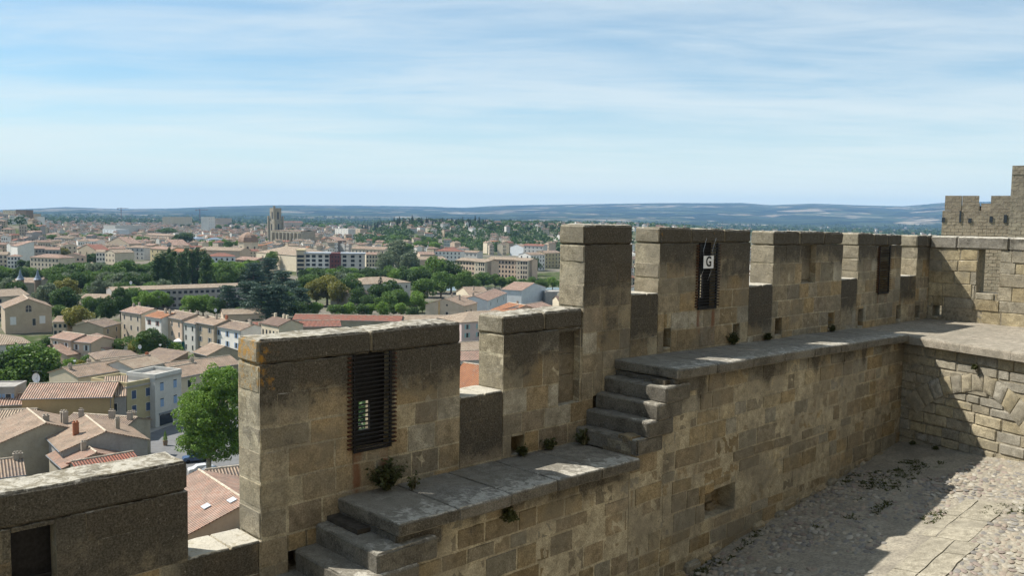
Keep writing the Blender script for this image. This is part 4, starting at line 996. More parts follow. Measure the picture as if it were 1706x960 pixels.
# ---- the close quarter under the walls
H2((211, 645), (257.5, 636), 9.2, 10, 'f', wall='yellow', roof='flat', label='yellow townhouse with dark shutters, garage door and flat parapet roof beside the paler one', name='townhouse', wins=(3, 2), shut=None, wdet=2, wsize=(1.0, 1.7))
H2((258, 631), (302, 621), 10.1, 7, 'f', wall='palegrey', label='pale grey townhouse with blue shutters, shop window and flat parapet roof', name='townhouse', wins=(3, 2), shut=None, wsize=(1.0, 1.7))
H2((302.5, 628), (352, 618), 9.0, 9, 'x', wall='cream', roof='tan', label='beige townhouse partly hidden behind the tall plane tree', name='townhouse', wins=(3, 2), chims=1)
H2((36, 664), (186, 660.5), 8.5, 10.5, 'x', wall='ochre', roof='pink', label='long low house with mottled pink tiled roof, satellite dish behind its ridge', wins=(1, 2), chims=0, pitch=.33)
H2((172, 661), (209, 659), 8.2, 8, 's', wall='grey', roof='tan', label='narrow grey end house with open loft window next to the yellow townhouse', wins=(2, 1), pitch=.28)
H2((-40, 677), (39, 673), 7.0, 8, 'x', wall='stone', roof='pink', label='house with sunburnt orange pink roof at the frame edge below the big round tree', chims=0)
H2((-40, 648), (24, 647), 9.6, 6, 'f', wall='grey', label='small grey roof storey with terracotta pots on its edge and blue shutter', wins=(3, 3), shut='blue', parapet=.3)
H2((-30, 704), (50, 701), 6.4, 8, 'x', wall='stone', roof='pale', label='house roofed in pale grey tiles between two pinkish roofs')
HR((76, 705), 8.8, 14, 13, 40, wall='stone', roof='tan', label='large stone gabled house with broad chimney on its tan roof', chims=3)
H2((98, 709), (204, 716), 6.2, 8, 'x', wall='stone', roof='brown', label='long brown roofed house crowded with chimneys behind the two gabled roofs', chims=4)
HR((176, 719), 8.6, 12.5, 13, 38, wall='grey', roof='tan', label='grey gabled house with tan ribbed roof and tall chimney near the street corner', chims=2, wins=None)
HR((160, 754), 6.6, 9, 9, 40, wall='stone', roof='pink', label='low house with patched pink roof just above the rampart top', chims=1)
H2((135, 790), (235, 772), 5.0, 7, 'x', wall='stone', roof='red', label='small lean red tiled roof beside the grey gabled house')
H2((-40, 800), (40, 790), 5.4, 9, 'x', wall='stone', roof='brown', label='brown roofed house with two upright chimney stacks at the rampart edge', chims=2)
HR((412, 836), 9.0, 15, 16, 39, wall='tan', roof='pink', label='large gabled house seen through the first notch, two skylights in its ribbed roof', name='gabled_house')
HR((470, 905), 6.4, 15, 8, 39, wall='tan', roof='orange', label='orange tiled annex at the foot of the house with skylights', name='annex')
H2((355, 818), (455, 805), 6.2, 10, 'x', wall='tan', roof='brown', label='brown roofed house under the plane tree behind the skylight roof', name='gabled_house')
# gardens and mid-near houses
H2((222, 614), (274, 604), 8.4, 9, 'x', wall='palegrey', roof='pale', label='roof terrace house with white block and blue door behind the yellow townhouse', wins=(3, 3), shut='blue', chims=1)
H2((130, 628), (222, 613), 7.6, 10, 'x', wall='cream', roof='tan', label='cream house with long patched roof sloping behind the terrace', chims=2, wins=(2, 3))
H2((182, 612), (262, 603), 5.2, 10, 'x', wall='tan', roof='brown', label='broad greyish brown hipped roof in the gardens, nearer of two', pitch=.26)
H2((162, 599), (232, 594), 4.6, 12, 'h', wall='tan', roof='brown', label='broad greyish brown hipped roof in the gardens, farther of two', pitch=.26)
H2((232, 596), (282, 603), 4.0, 6, 's', wall='brown', roof='brown', label='dark lean-to beside the hipped garden roofs')
H2((84, 562), (119, 567), 6.2, 8, 'x', wall='peach', roof='pink', label='first of two small twin villas with pink roof and white shutters', shut='white', wins=(2, 2))
H2((119, 568), (152, 571), 5.9, 8, 'x', wall='peach', roof='pink', label='second of two small twin villas, set a little closer', shut='white', wins=(2, 2))
H2((112, 592), (166, 583), 2.6, 7, 's', wall='peach', roof='pink', label='low pink roofed garage in front of the twin villas')
H2((-40, 577), (50, 571), 5.0, 14, 'h', wall='palegrey', roof='pale', label='bungalow with broad pale ribbed hip roof above the big round tree', pitch=.32)
H2((8, 514), (86, 511), 9.0, 18, 'y', wall='tan', roof='tan', label='big gabled hall with arched window high in its end wall', name='hall', pitch=.42, wins=None)
H2((-30, 496), (49, 491), 9.0, 14, 'x', wall='beige', roof='pale', label='wide house with pale pinkish roof behind the gabled hall', chims=2, wins=(3, 4))
H2((88, 536), (112, 536), 5.0, 9, 'x', wall='peach', roof='tan', label='low peach house between the gabled hall and olive tree', wins=(2, 3))
H2((152, 543), (182, 540), 5.2, 9, 'x', wall='cream', roof='tan', label='cream cottage with tan roof left of the pink terrace end', wins=(1, 2), shut='white')
H2((172, 545), (201, 538), 6.2, 10, 'x', wall='tan', roof='brown', label='tan cottage with brown roof leaning on the terrace end', wins=(2, 2))
H2((177, 582), (212, 572), 3.6, 9, 's', wall='white', roof='pink', label='white porch building with glossy roof below the pink terrace end', wins=(1, 2))
# terrace row facing us
row = [((201.6, 518), (235, 523), 10.0, 'beige', 'pink', None, (3, 3), 'beige end house of the terrace with white bay window'),
       ((242, 526.5), (269, 530.5), 9.6, 'white', 'orange', 'brownred', (3, 2), 'white terrace house under a bright orange roof'),
       ((269.3, 526), (304, 532.5), 9.9, 'peach', 'brown', None, (3, 3), 'peach terrace house with tall chimneys'),
       ((304.3, 536), (326, 539.5), 9.2, 'palegrey', 'tan', None, (3, 2), 'narrow pale grey terrace house'),
       ((326.3, 536.5), (357, 542), 9.6, 'tan', 'tan', 'grey', (3, 2), 'tan terrace house with two columns of narrow windows'),
       ((357.3, 543), (401, 550.5), 9.2, 'white', 'brown', 'blue', (3, 3), 'white terrace house with pale blue shutters')]
for A_, B_, h_, wl, rf, sh, wn2, lb in row: H2(A_, B_, h_, 9, 'x', wall=wl, roof=rf, shut=sh, wins=wn2, label=lb, name='terrace_house', chims=2, group='terrace of houses facing the rampart', wsize=(.85, 1.5))
H2((235, 524), (242, 526), 9.0, 8, 'x', wall='stone', roof='brown', label='narrow dark gap house between beige and white terrace houses', name='terrace_house')
H2((346, 592), (402, 586), 5.0, 8, 'y', wall='stone', roof='tan', label='rubble stone gable with two openings near the orange lichened merlon', wins=(1, 2), pitch=.4)
H2((290, 620), (400, 606), 4.8, 10, 'x', wall='stone', roof='tan', label='long tan roofed outbuilding above the plane tree')
# red roofs over the second merlon
H2((488, 532), (668, 535), 5.0, 8, 'x', wall='stone', roof='red', label='long low shed with bright red ribbed roof', name='long_shed', pitch=.36)
H2((420, 546), (568, 543), 5.2, 8, 'x', wall='stone', roof='red', label='long low shed with faded red roof in front of the bright one', name='long_shed', pitch=.36)
H2((655, 533), (768, 533), 5.2, 8, 'x', wall='stone', roof='pale', label='low pale roofed shed with two white skylights joined to the red shed', name='long_shed', pitch=.3)
H2((372, 524), (442, 522), 5.6, 9, 'x', wall='peach', roof='pale', label='shed with striped pale corrugated roof behind the terrace', name='long_shed')
H2((398, 562), (470, 556), 6.5, 10, 'y', wall='beige', roof='tan', label='gabled beige house just over the nearest merlon top', chims=2)
H2((440, 548), (500, 546), 6.3, 9, 'x', wall='stone', roof='pink', label='pinkish roofed cottage wedged between sheds and gabled house', chims=2)
# cluster seen over the second notch
H2((709, 507), (773, 510), 9.2, 15, 'y', wall='beige', roof='tan', label='plain rendered gable with rust stained chimney flue and one tall window', wins=None, chims=2, pitch=.32)
H2((760, 486), (783, 492), 7.6, 10, 'y', wall='cream', roof='tan', label='cream house with dormer peeping over the plain gable', wins=(2, 2), chims=1)
H2((783, 504), (812, 500), 6.4, 8, 'y', wall='cream', roof='tan', label='cream house between plain gable and blue white wall', wins=(1, 2))
H2((812, 501), (844, 488), 7.4, 12, 'x', wall='bluewhite', roof='pink', label='house with blue white wall and broad pinkish roof', wins=(2, 3), chims=1)
H2((869, 484), (909, 478), 8.0, 11, 'y', wall='bluewhite', roof='pink', label='white sided house with lean roof beside the first high merlon', pitch=.2)
H2((909, 487), (950, 487), 6.0, 11, 'f', wall='grey', roof='flat', label='flat grey garage behind the first high merlon', parapet=.3)
H2((769, 537), (880, 530), 8.6, 16, 'h', wall='pink', roof='pale', label='pink rendered house with teal shutters seen through the notch', shut='teal', wins=(3, 6), wdet=2, pitch=.30, wsize=(.9, 1.5))
H2((845, 521), (905, 518), 7.2, 12, 'y', wall='peach', roof='orange', label='house with orange gable roof above the pink house', chims=1, wins=None)
H2((880, 520), (925, 512), 7.5, 12, 'x', wall='palegrey', roof='pink', label='house with red ridge and white windows next to the orange gable', wins=(2, 4))
H2((755, 601), (840, 597), 6.2, 9, 'x', wall='palegrey', roof='pink', label='house with blue balcony and ribbed roof seen low in the notch', shut='blue', wins=(2, 4), pitch=.36)
H2((750, 585), (840, 580), 6.8, 9, 'x', wall='stone', roof='pale', label='house under fine striped pale tiles behind the balcony house', pitch=.34)
H2((785, 655), (850, 640), 5.0, 8, 'y', wall='palegrey', roof='orange', label='small house with steep orange roof at the bottom of the notch', pitch=.7)
# ---- middle distance
H2((187, 484.5), (412, 477), 9.0, 12, 'x', wall='grey', roof='pale', label='very long flat block with balconies and thin pale roof', name='long_block', wins=(3, 24), wdet=1, wsize=(1.4, 1.2), pitch=.20)
H2((134, 497), (187, 498), 5.6, 10, 'x', wall='cream', roof='pale', label='cream wing with glass canopy at the end of the long block', wins=(1, 5), wdet=1)
H2((598, 474), (684, 470), 8.6, 20, 'h', wall='palegrey', roof='pale', label='low hall with large pale hip roof among dark park trees', name='hall', wins=(2, 6), wdet=1, pitch=.26)
H2((585, 492), (620, 488), 6.0, 12, 'x', wall='stone', roof='brown', label='brown roofed shed below the pale hipped hall')
H2((17, 470), (62, 471), 6.5, 12, 'x', wall='stone', roof='tan', label='small villa between two slate turrets', chims=1, name='villa')
# ---- landmark buildings
def boxpart(root, name, lo, hi, m):
    mb = MB(); mb.box(lo, hi); return mb.build(name, M[m] if isinstance(m, str) else m, root)
def frame_at(A, B, h):
    a = at(*A, h); b = at(*B, h); w = float(np.hypot(*(b - a)[:2])); return (a + b) / 2, w, math.atan2(b[1] - a[1], b[0] - a[0])
# white modern apartments with a maroon stair tower
def modern():
    m, w, yaw = frame_at((494, 421), (608, 422), 16.0)
    root = empty('apartment_block', (m[0], m[1], 0), yaw); tag(root, 'modern white apartment block with grey metal roof and maroon stair tower', 'apartment block')
    x0 = -w / 2; segs = [('wall', 0, .12, -1.5, 12, 17.5, 'w_cream'), ('wall', .121, .48, 0, 12, 15.2, 'w_white'), ('stair_tower', .481, .645, -1.2, 11, 16.0, 'w_maroon'), ('wall', .646, 1, -.4, 12, 15.2, 'w_palegrey')]
    for nm, a, b, y0, y1, h, mt in segs: boxpart(root, nm, (x0 + a * w, y0, -3), (x0 + b * w, y1, h), mt)
    for a, b in ((.11, .50), (.64, 1.01)): boxpart(root, 'roof', (x0 + a * w, -1.6, 15.25), (x0 + b * w, 12.5, 16.1), 'r_grey')
    boxpart(root, 'roof', (x0 - .5, -2.2, 17.55), (x0 + .125 * w, 12.3, 18.0), 'w_yellow')
    for f in range(5):
        z = .6 + f * 3.0
        for u in (.165, .25, .345, .44, .70, .82, .93): plainwin(root, x0 + u * w, (-.0 if u < .5 else -.4), z, 2.6 if u not in (.93,) else 1.5, 1.9)
        for u in (.52, .57, .61): plainwin(root, x0 + u * w, -1.2, z, .9, 1.3)
        plainwin(root, x0 + .06 * w, -1.5, z, 4.6, 1.8)
    FOOT.append((m[0] - 10, m[1] + 6, 12)); FOOT.append((m[0] + 10, m[1] + 6, 12))
modern()
# two peach apartment blocks with arcaded balconies
for (A_, B_, lb) in (((760, 433), (812, 436), 'peach apartment block with tan roof and dark stair glazing, nearer of the pair'), ((812, 431), (882, 434), 'longer peach apartment block with a tall blank end wall and tree beside it')):
    m, w, yaw = frame_at(A_, B_, 13.5)
    root = empty('apartment_block', (m[0], m[1], 0), yaw); tag(root, lb, 'apartment block')
    wall_mesh('x', w, 12, 13.5, .22).build('wall', M['w_peach'], root); F, zr = roof_faces('x', w, 12, 13.5, .22, .8); uvmesh('roof', F, [M['r_pale']], root)
    e0 = w / 2 - 9
    boxpart(root, 'end_wall', (e0, -2.5, -3), (w / 2, 4, 13.2), 'w_beige')
    F, zr = roof_faces('s', 9, 6.5, 13.2, .15, .4); rf = uvmesh('roof', F, [M['r_pale']], root); rf.location = (e0 + 4.5, -2.5, 0)
    for f in range(4):
        for x in np.arange(-w / 2 + 2, e0 - 1, 2.7): plainwin(root, x, 0, 1.0 + f * 3.2, 1.3, 1.7)
        for x in (1.8, 4.2, 6.2, 7.9): plainwin(root, e0 + x, -2.5, 1.0 + f * 3.2, 1.1 if x > 3 else .9, 2.0 if x > 3 else 1.1)
    FOOT.append((m[0], m[1] + 6, 13)); FOOT.append((m[0] - 10, m[1] + 6, 9)); FOOT.append((m[0] + 12, m[1] + 6, 9))
# cathedral: bell tower and buttressed nave
def cathedral():
    g = dirpx(459, 1120); th = 54 
    root = empty('cathedral', (g[0], g[1], 0), R(-38)); tag(root, 'great stone church with tall square bell tower and buttressed nave', 'church')
    mb = MB(); mb.box((-6.0, -6.0, -3), (6.0, 6.0, 34)); mb.build('tower', M['w_stone'], root)
    mb = MB(); mb.box((-5.0, -5.0, 34.0), (5.0, 5.0, 50)); mb.build('belfry', M['w_stone'], root)
    mb = MB(); mb.tube([(4.6, -5.4, 0), (4.6, -5.4, 52.5)], 1.5, 8); mb.build('stair_turret', M['w_stone'], root)
    for sx in (-1, 1):
        for sy in (-1, 1): boxpart(root, 'buttress', (sx * 6.3 - .9, sy * 6.3 - .9, -3), (sx * 6.3 + .9, sy * 6.3 + .9, 40 if (sx, sy) != (1, -1) else 36), 'w_stone')
    for z, hh, ww in ((36, 9, 2.2), (22, 8, 2.0), (10, 5, 1.6)):
        for rz, px_, py_ in ((0, 0, -5.02 if z > 34 else -6.02), (math.pi / 2, 6.02 if z < 34 else 5.02, 0), (-math.pi / 2, -6.02 if z < 34 else -5.02, 0)):
            plainwin(root, px_, py_, z, ww, hh, rz=rz)
    mb = MB(); mb.box((6.4, -10, -3), (62, 12, 22)); mb.build('nave', M['w_stone'], root)
    F, zr = roof_faces('x', 55.6, 22, 22, .10, .2); r_ = uvmesh('roof', F, [M['r_brown']], root); r_.location = (34.2, -10, 0)
    for k in range(8): boxpart(root, 'buttress', (9 + k * 7.2, -13.5, -3), (10.6 + k * 7.2, -10.02, 20), 'w_stone'); 
    for k in range(7): plainwin(root, 13.4 + k * 7.2, -10.02, 8, 2.4, 9)
    FOOT.append((g[0], g[1], 14)); FOOT.append((g[0] + 25, g[1] - 12, 20)); FOOT.append((g[0] + 45, g[1] - 25, 18))
cathedral()
# domed chapel
def chapel():
    m, w, yaw = frame_at((400, 403), (427, 403), 17.0); w = 17
    root = empty('domed_chapel', (m[0], m[1], 0), R(-32)); tag(root, 'octagonal chapel with brown ribbed dome roof and round window', 'chapel')
    def octa(r, z): return [(r * math.cos(math.pi / 8 + k * math.pi / 4), r * math.sin(math.pi / 8 + k * math.pi / 4), z) for k in range(8)]
    mb = MB(); mb.add(octa(9, -3) + octa(9, 17), [(k, (k + 1) % 8, 8 + (k + 1) % 8, 8 + k) for k in range(8)] + [tuple(range(8, 16))]); mb.build('drum', M['w_cream'], root)
    mb = MB(); rings = [(9.6, 17.0), (9.3, 18.6), (8.3, 21), (6.4, 23.3), (3.6, 25), (.4, 26)]
    for r_, z_ in rings: mb.v.append(np.array(octa(r_, z_))); mb.n += 8
    mb.f = [(i * 8 + k, i * 8 + (k + 1) % 8, i * 8 + 8 + (k + 1) % 8, i * 8 + 8 + k) for i in range(5) for k in range(8)]; mb.mi = [0] * 40
    mb.build('dome', simple('brown_dome_tiles', (.25, .17, .12), .8, nsc=1.0), root)
    for k in range(8):
        a = k * math.pi / 4; plainwin(root, 8.33 * math.cos(a), 8.33 * math.sin(a), 10.5, 1.6, 2.4, rz=a + math.pi / 2)
    mb = MB(); mb.box((-11, -11, -3), (11, 11, 9)); mb.build('base', M['w_cream'], root)
    FOOT.append((m[0], m[1], 15))
chapel()
# villa with red hip roof, and others, by eave line
BL = [ # A, B, h, depth, kind, wall, roof, wins, label
 ((724, 418), (768, 419), 11, 14, 'h', 'white', 'red', (3, 7), 'white villa with red hip roof standing clear of the trees'),
 ((768, 420), (795, 421), 9, 11, 'x', 'palegrey', 'tan', (2, 4), 'pale wing beside the red hip roofed villa'),
 ((700, 424), (725, 424), 8, 14, 'x', 'peach', 'pink', None, 'pink roofed hall left of the white villa'),
 ((692, 433), (745, 432), 9, 14, 'x', 'tan', 'pale', None, 'tan workshop roof in front of the pink roofed hall'),
 ((192, 376), (240, 376), 20, 30, 'f', 'palegrey', 'flat', None, 'big windowless pale grey cube of a theatre'),
 ((171, 382), (193, 383), 15, 20, 'f', 'bluewhite', 'flat', (4, 4), 'white and glass block joined to the pale cube'),
 ((240, 391), (281, 393), 13, 14, 'h', 'peach', 'tan', (3, 6), 'columned house with tan hip roof among trees'),
 ((266, 407), (288, 409), 11, 16, 'y', 'cream', 'pink', (3, 3), 'cream house with a long grey side wall'),
 ((210, 412), (240, 413), 11, 12, 'h', 'palegrey', 'tan', (3, 4), 'pale house with hip roof left of the cream one'),
 ((240, 408), (254, 409), 10, 10, 'x', 'tan', 'pink', (2, 2), 'small tan house behind the pale hip roof'),
 ((347, 427), (392, 427), 12, 14, 'h', 'bluewhite', 'red', (3, 5), 'house with red roof and grey blue wall behind park trees'),
 ((392, 432), (425, 434), 11, 12, 'x', 'brown', 'pink', (3, 4), 'red brick fronted house with stepped roofs'),
 ((330, 416), (400, 418), 12, 16, 'x', 'peach', 'pale', None, 'long tan roof stretching to the foot of the domed chapel'),
 ((427, 420), (495, 426), 12, 34, 'h', 'cream', 'pale', None, 'huge pale hip roof between chapel and white apartments'),
 ((284, 419), (330, 421), 12, 14, 'x', 'peach', 'orange', (3, 5), 'orange roofed row just behind the poplars'),
 ((250, 414), (284, 416), 12, 12, 'x', 'yellow', 'pink', (3, 4), 'yellow green fronted house left of the poplars'),
 ((29, 409), (52, 409), 15, 12, 'x', 'palegrey', 'pink', (4, 4), 'tall pale house with three rows of blue windows'),
 ((18, 409), (29, 410), 15, 12, 's', 'white', 'pink', None, 'sheer white side wall of the tall pale house'),
 ((52, 414), (75, 414), 12, 12, 'x', 'grey', 'pink', (3, 4), 'grey shaded house right of the tall pale one'),
 ((75, 416), (99, 416), 12, 12, 'x', 'grey', 'pink', (3, 4), 'second grey shaded house in the riverside row'),
 ((50, 428), (98, 430), 10, 14, 'h', 'cream', 'pink', (3, 8), 'cream corner house with many dark windows on the river bank'),
 ((12, 427), (34, 427), 9, 9, 'h', 'white', 'pink', (3, 4), 'small white house near the parked cars'),
 ((-30, 424), (12, 424), 10, 12, 'x', 'beige', 'pale', (3, 6), 'beige house at the frame edge beside the small white one'),
 ((103, 427), (141, 427), 9, 12, 'y', 'peach', 'pink', (2, 5), 'peach gabled house behind the riverside trees'),
 ((129, 415), (160, 417), 11, 12, 'y', 'tan', 'red', (2, 3), 'tan house with red roof and side wall'),
 ((160, 420), (175, 420), 11, 11, 'x', 'white', 'pale', (3, 3), 'narrow white house with white windows'),
 ((175, 420), (191, 421), 12, 16, 'y', 'cream', 'pale', (3, 3), 'cream gabled house with a dark side wall'),
 ((105, 409), (128, 409), 12, 12, 'y', 'cream', 'pink', (3, 3), 'pointed cream gable above the yellow green tree'),
 ((130, 401), (160, 402), 12, 13, 'x', 'white', 'pink', (3, 8), 'long white fronted house with rows of small windows'),
 ((90, 396), (120, 397), 12, 13, 'x', 'palegrey', 'brown', (3, 5), 'grey shaded house below the avenue trees'),
 ((78, 391), (98, 391), 12, 12, 'h', 'white', 'pink', (2, 3), 'white house with pink hip roof beside the big tree clump'),
 ((178, 404), (215, 406), 12, 13, 'y', 'tan', 'pink', (3, 4), 'pink roofed tan house stepping up the bank'),
 ((585, 414), (640, 416), 13, 14, 'x', 'cream', 'tan', (3, 9), 'row house right of the modern block, upper roof'),
 ((610, 424), (634, 424), 13, 10, 'x', 'cream', 'pink', (4, 5), 'cream fronted house beside the huge grey green tree'),
 ((609, 447), (630, 447), 5, 8, 'f', 'white', 'flat', (1, 2), 'small white kiosk at the foot of the modern block'),
 ((558, 381), (580, 382), 18, 14, 'f', 'palegrey', 'flat', (5, 5), 'grey white apartment slab in the old town, first of two'),
 ((578, 381), (600, 382), 18, 14, 'f', 'tan', 'flat', (5, 3), 'tan apartment slab in the old town, second of two'),
 ((695, 384), (729, 385), 16, 14, 'f', 'yellow', 'flat', (1, 14), 'yellow block with tall closely spaced windows'),
 ((735, 387), (774, 388), 14, 16, 'f', 'bluewhite', 'flat', (3, 8), 'blue white low block beside the yellow one'),
 ((780, 389), (806, 390), 12, 14, 'x', 'peach', 'red', (2, 6), 'red roofed house right of the blue white block'),
 ((806, 375), (818, 375), 24, 12, 'f', 'tan', 'flat', (6, 3), 'tan tower at the end of the stepped apartment range'),
 ((818, 376), (834, 376), 23, 14, 'f', 'white', 'flat', (7, 4), 'white stepped apartment block, tallest of the range'),
 ((834, 377), (860, 378), 20, 14, 'f', 'grey', 'flat', (6, 6), 'grey apartment block at the far end of the stepped range'),
 ((908, 379), (932, 379), 17, 12, 'f', 'white', 'flat', (5, 8), 'white slab beside the first high merlon'),
 ((872, 409), (905, 410), 12, 12, 'x', 'palegrey', 'red', (3, 5), 'pale house with bright red roof near the high merlon'),
 ((884, 425), (908, 424), 13, 12, 'x', 'white', 'tan', (4, 5), 'white riverside house with four rows of windows'),
 ((908, 422), (935, 421), 13, 12, 'x', 'yellow', 'tan', (4, 5), 'pale yellow riverside house next to the white one'),
 ((850, 411), (872, 412), 10, 20, 'y', 'bluewhite', 'tan', None, 'house with a broad blank pale side wall'),
 ((442, 408), (470, 408), 11, 12, 'y', 'palegrey', 'orange', (3, 4), 'pale house with orange roof right of the domed chapel'),
 ((533, 400), (560, 401), 14, 16, 'y', 'brown', 'pink', None, 'tall dark brown blank gable in the old town'),
 ((552, 402), (562, 402), 13, 8, 'f', 'white', 'flat', (3, 2), 'little white house against the brown gable'),
 ((465, 370), (505, 370), 20, 14, 'x', 'peach', 'red', (2, 10), 'long red roofed school behind the cathedral nave'),
 ((308, 397), (326, 398), 12, 12, 'h', 'bluewhite', 'slate', None, 'house with pale slate pyramid roof among trees'),
 ((348, 399), (373, 399), 13, 13, 'h', 'bluewhite', 'slate', None, 'larger pale slate pyramid roof left of the chapel'),
 ((284, 362), (320, 362), 30, 20, 'f', 'cream', 'flat', (5, 8), 'cream housing block on the skyline'),
 ((347, 362), (358, 362), 34, 14, 'f', 'white', 'flat', (6, 3), 'white tower block on the skyline'),
 ((360, 364), (386, 364), 27, 14, 'f', 'peach', 'flat', (4, 8), 'low peach housing block right of the white tower'),
]
for A_, B_, h_, d_, kd, wl, rf, wn2, lb in BL:
    H2(A_, B_, h_, d_, kd, wall=wl, roof=rf, wins=wn2, wdet=1, label=lb, name='apartment_block' if kd == 'f' and h_ > 12 else 'house', cat='apartment block' if kd == 'f' and h_ > 12 else 'house', chims=1 if kd in 'xy' and rf != 'pale' else 0, parapet=.5, wsize=(1.2, 1.7), side=(-1 if (A_[0] + B_[0]) / 2 > 853 else None))
for x_, w_, dd_, h_, wl_, lb_ in ((14, 24, 1480, 19, 'cream', 'wide cream block on the hilltop at the edge of the photo'), (35, 22, 1450, 20, 'brown', 'dark brown stained block on the hilltop'), (51, 15, 1500, 16, 'tan', 'sandy grey hall on the hilltop next to the dark block'), (60, 7, 1470, 16, 'white', 'bright white cube at the end of the hilltop row'), (4, 20, 1380, 13, 'grey', 'grey hillside building below the hilltop blocks')):
    p = dirpx(x_, dd_); H((p[0], p[1]), R(-20), w_, 14, h_, 'f', wall=wl_, roof='flat', label=lb_, name='hill_building', cat='building', z=gz(p[0], p[1]), wins=(4, 4) if wl_ in ('cream', 'grey') else None, wdet=1, parapet=.6, base=-12)
# hall end wall: arched window and shutters
def hall_front():
    a = at(8, 514, 9); b = at(86, 511, 9); yaw = math.atan2(b[1] - a[1], b[0] - a[0])
    root = [o for o in C.objects if o.name == 'hall'][0]
    mb = MB(); pts = [(-.9, 0), (.9, 0), (.9, 1.5)] + [(.9 * math.cos(k * math.pi / 8), 1.5 + .9 * math.sin(k * math.pi / 8)) for k in range(1, 8)] + [(-.9, 1.5)]
    n = len(pts); mb.add([(x, -.05, z) for x, z in pts] + [(x, .1, z) for x, z in pts], [tuple(range(n))] + [(k, k + n, (k + 1) % n + n, (k + 1) % n) for k in range(n)])
    o = mb.build('arched_window', M['glass'], root); o.location = (0, 0, 7.4)
    mb = MB(); mb.box((-.05, -.09, 0), (.05, -.052, 2.4)); mb.box((-.9, -.09, 1.2), (.9, -.053, 1.3)); mb.box((-1.02, -.09, -.12), (1.02, -.0, 0)); mb.build('frame', M['trim'], o)
    for x in (-4.8, 4.2): w_ = window(root, x, 0, 3.2, 1.7, 2.6, None); plainwin(root, x, -.03, 3.2, 1.7, 2.6, 's_white')
    window(root, 1.6, 0, 2.6, 1.0, 2.4)
hall_front()
# garage, shop fronts and skylights on the near houses
def near_details():
    th_ = [o for o in C.objects if o.name.startswith('townhouse')]
    yel, gry = th_[0], th_[1]
    w = 7.6
    boxpart(yel, 'garage_door', (.3, -.09, -.5), (3.1, .02, 2.3), 's_wood'); boxpart(yel, 'cornice', (-3.9, -.28, 8.9), (3.9, -.10, 9.25), 'stonetrim')
    boxpart(gry, 'shop_window', (-2.6, -.09, .3), (1.0, .02, 2.4), 'glass'); boxpart(gry, 'shop_sign', (-2.8, -.14, 2.5), (3.2, -.0, 2.9), 's_grey'); boxpart(gry, 'cornice', (-3.6, -.28, 9.8), (3.6, -.10, 10.15), 'stonetrim')
    for o, col in ((yel, 'navy'), (gry, 'blue')):
        for c in list(o.children):
            if c.name.startswith('window') and c.location.z > 2.6:
                for s_ in (-1, 1):
                    sh = boxpart(c, 'shutter', (min(s_ * .02, s_ * .48), -.045, 0), (max(s_ * .02, s_ * .48), -.016, 1.5), 's_' + col)
    gh = [o for o in C.objects if o.name == 'gabled_house'][0]
    rf = [c for c in gh.children if c.name.startswith('roof')][0]
    F, zr = roof_faces('y', 1, 1, 1, .36)
    for x, y in ((-3.4, 4.2), (-1.0, 2.2)):
        o = boxpart(rf, 'skylight', (-.45, -.6, 0), (.45, .6, .10), 'r_grey')
        import_w = max(abs(v.co.x) for v in rf.data.vertices); zt = max(v.co.z for v in rf.data.vertices)
        o.location = (x, y, zt - abs(x) * .34 + .05); o.rotation_euler = (0, -math.atan(.34), 0)
near_details()
def plain_gable():
    o = [q for q in C.objects if q.get('label', '').startswith('plain rendered gable')][0]
    w = max(abs(v.co.x) for c in o.children if c.name.startswith('wall') for v in c.data.vertices)
    window(o, w * .12, 0, 4.6, 1.0, 2.0); plainwin(o, w * .12, 0, 1.2, 1.1, 1.0); plainwin(o, w * .12, 0, 8.9, .7, .6)
    boxpart(o, 'flue', (-w * .32, -.25, 0), (-w * .24, -.01, 10.5), 'w_ochre')
    for y in (3, 8): 
        for z in (2, 5.5): plainwin(o, w, y, z, .9, 1.7, rz=math.pi / 2)
plain_gable()
# slate turrets by the villa
for x, y, lb in ((34, 466, 'slim slate capped turret, first of two by the small villa'), (63, 466, 'slim slate capped turret, second of two by the small villa')):
    p = at(x, y, 9.0); r = empty('turret', (p[0], p[1], 0)); tag(r, lb, 'turret')
    mb = MB(); mb.tube([(0, 0, -2), (0, 0, 9)], 1.5, 12); mb.build('shaft', M['w_brown'], r)
    mb = MB(); mb.tube([(0, 0, 9.02), (0, 0, 9.5), (0, 0, 11), (0, 0, 14.4)], [2.1, 1.6, .8, .05], 12); mb.build('spire', M['r_slate'], r)
# tower cranes on the skyline
for x, d_, h_, lb in ((202, 3600, 58, 'thin red tower crane on the skyline, paler one'), (333, 3300, 56, 'thin red tower crane on the skyline above the housing blocks')):
    p = dirpx(x, d_); r = empty('tower_crane', (p[0], p[1], 0)); tag(r, lb, 'crane')
    for nm, lo, hi in (('mast', (-1, -1, 0), (1, 1, h_)), ('jib', (-14, -.8, h_ - 4), (30, .8, h_ - 2.4)), ('counterweight', (-16, -1.4, h_ - 6.5), (-12, 1.4, h_ - 4.05))): boxpart(r, nm, lo, hi, 's_brownred')

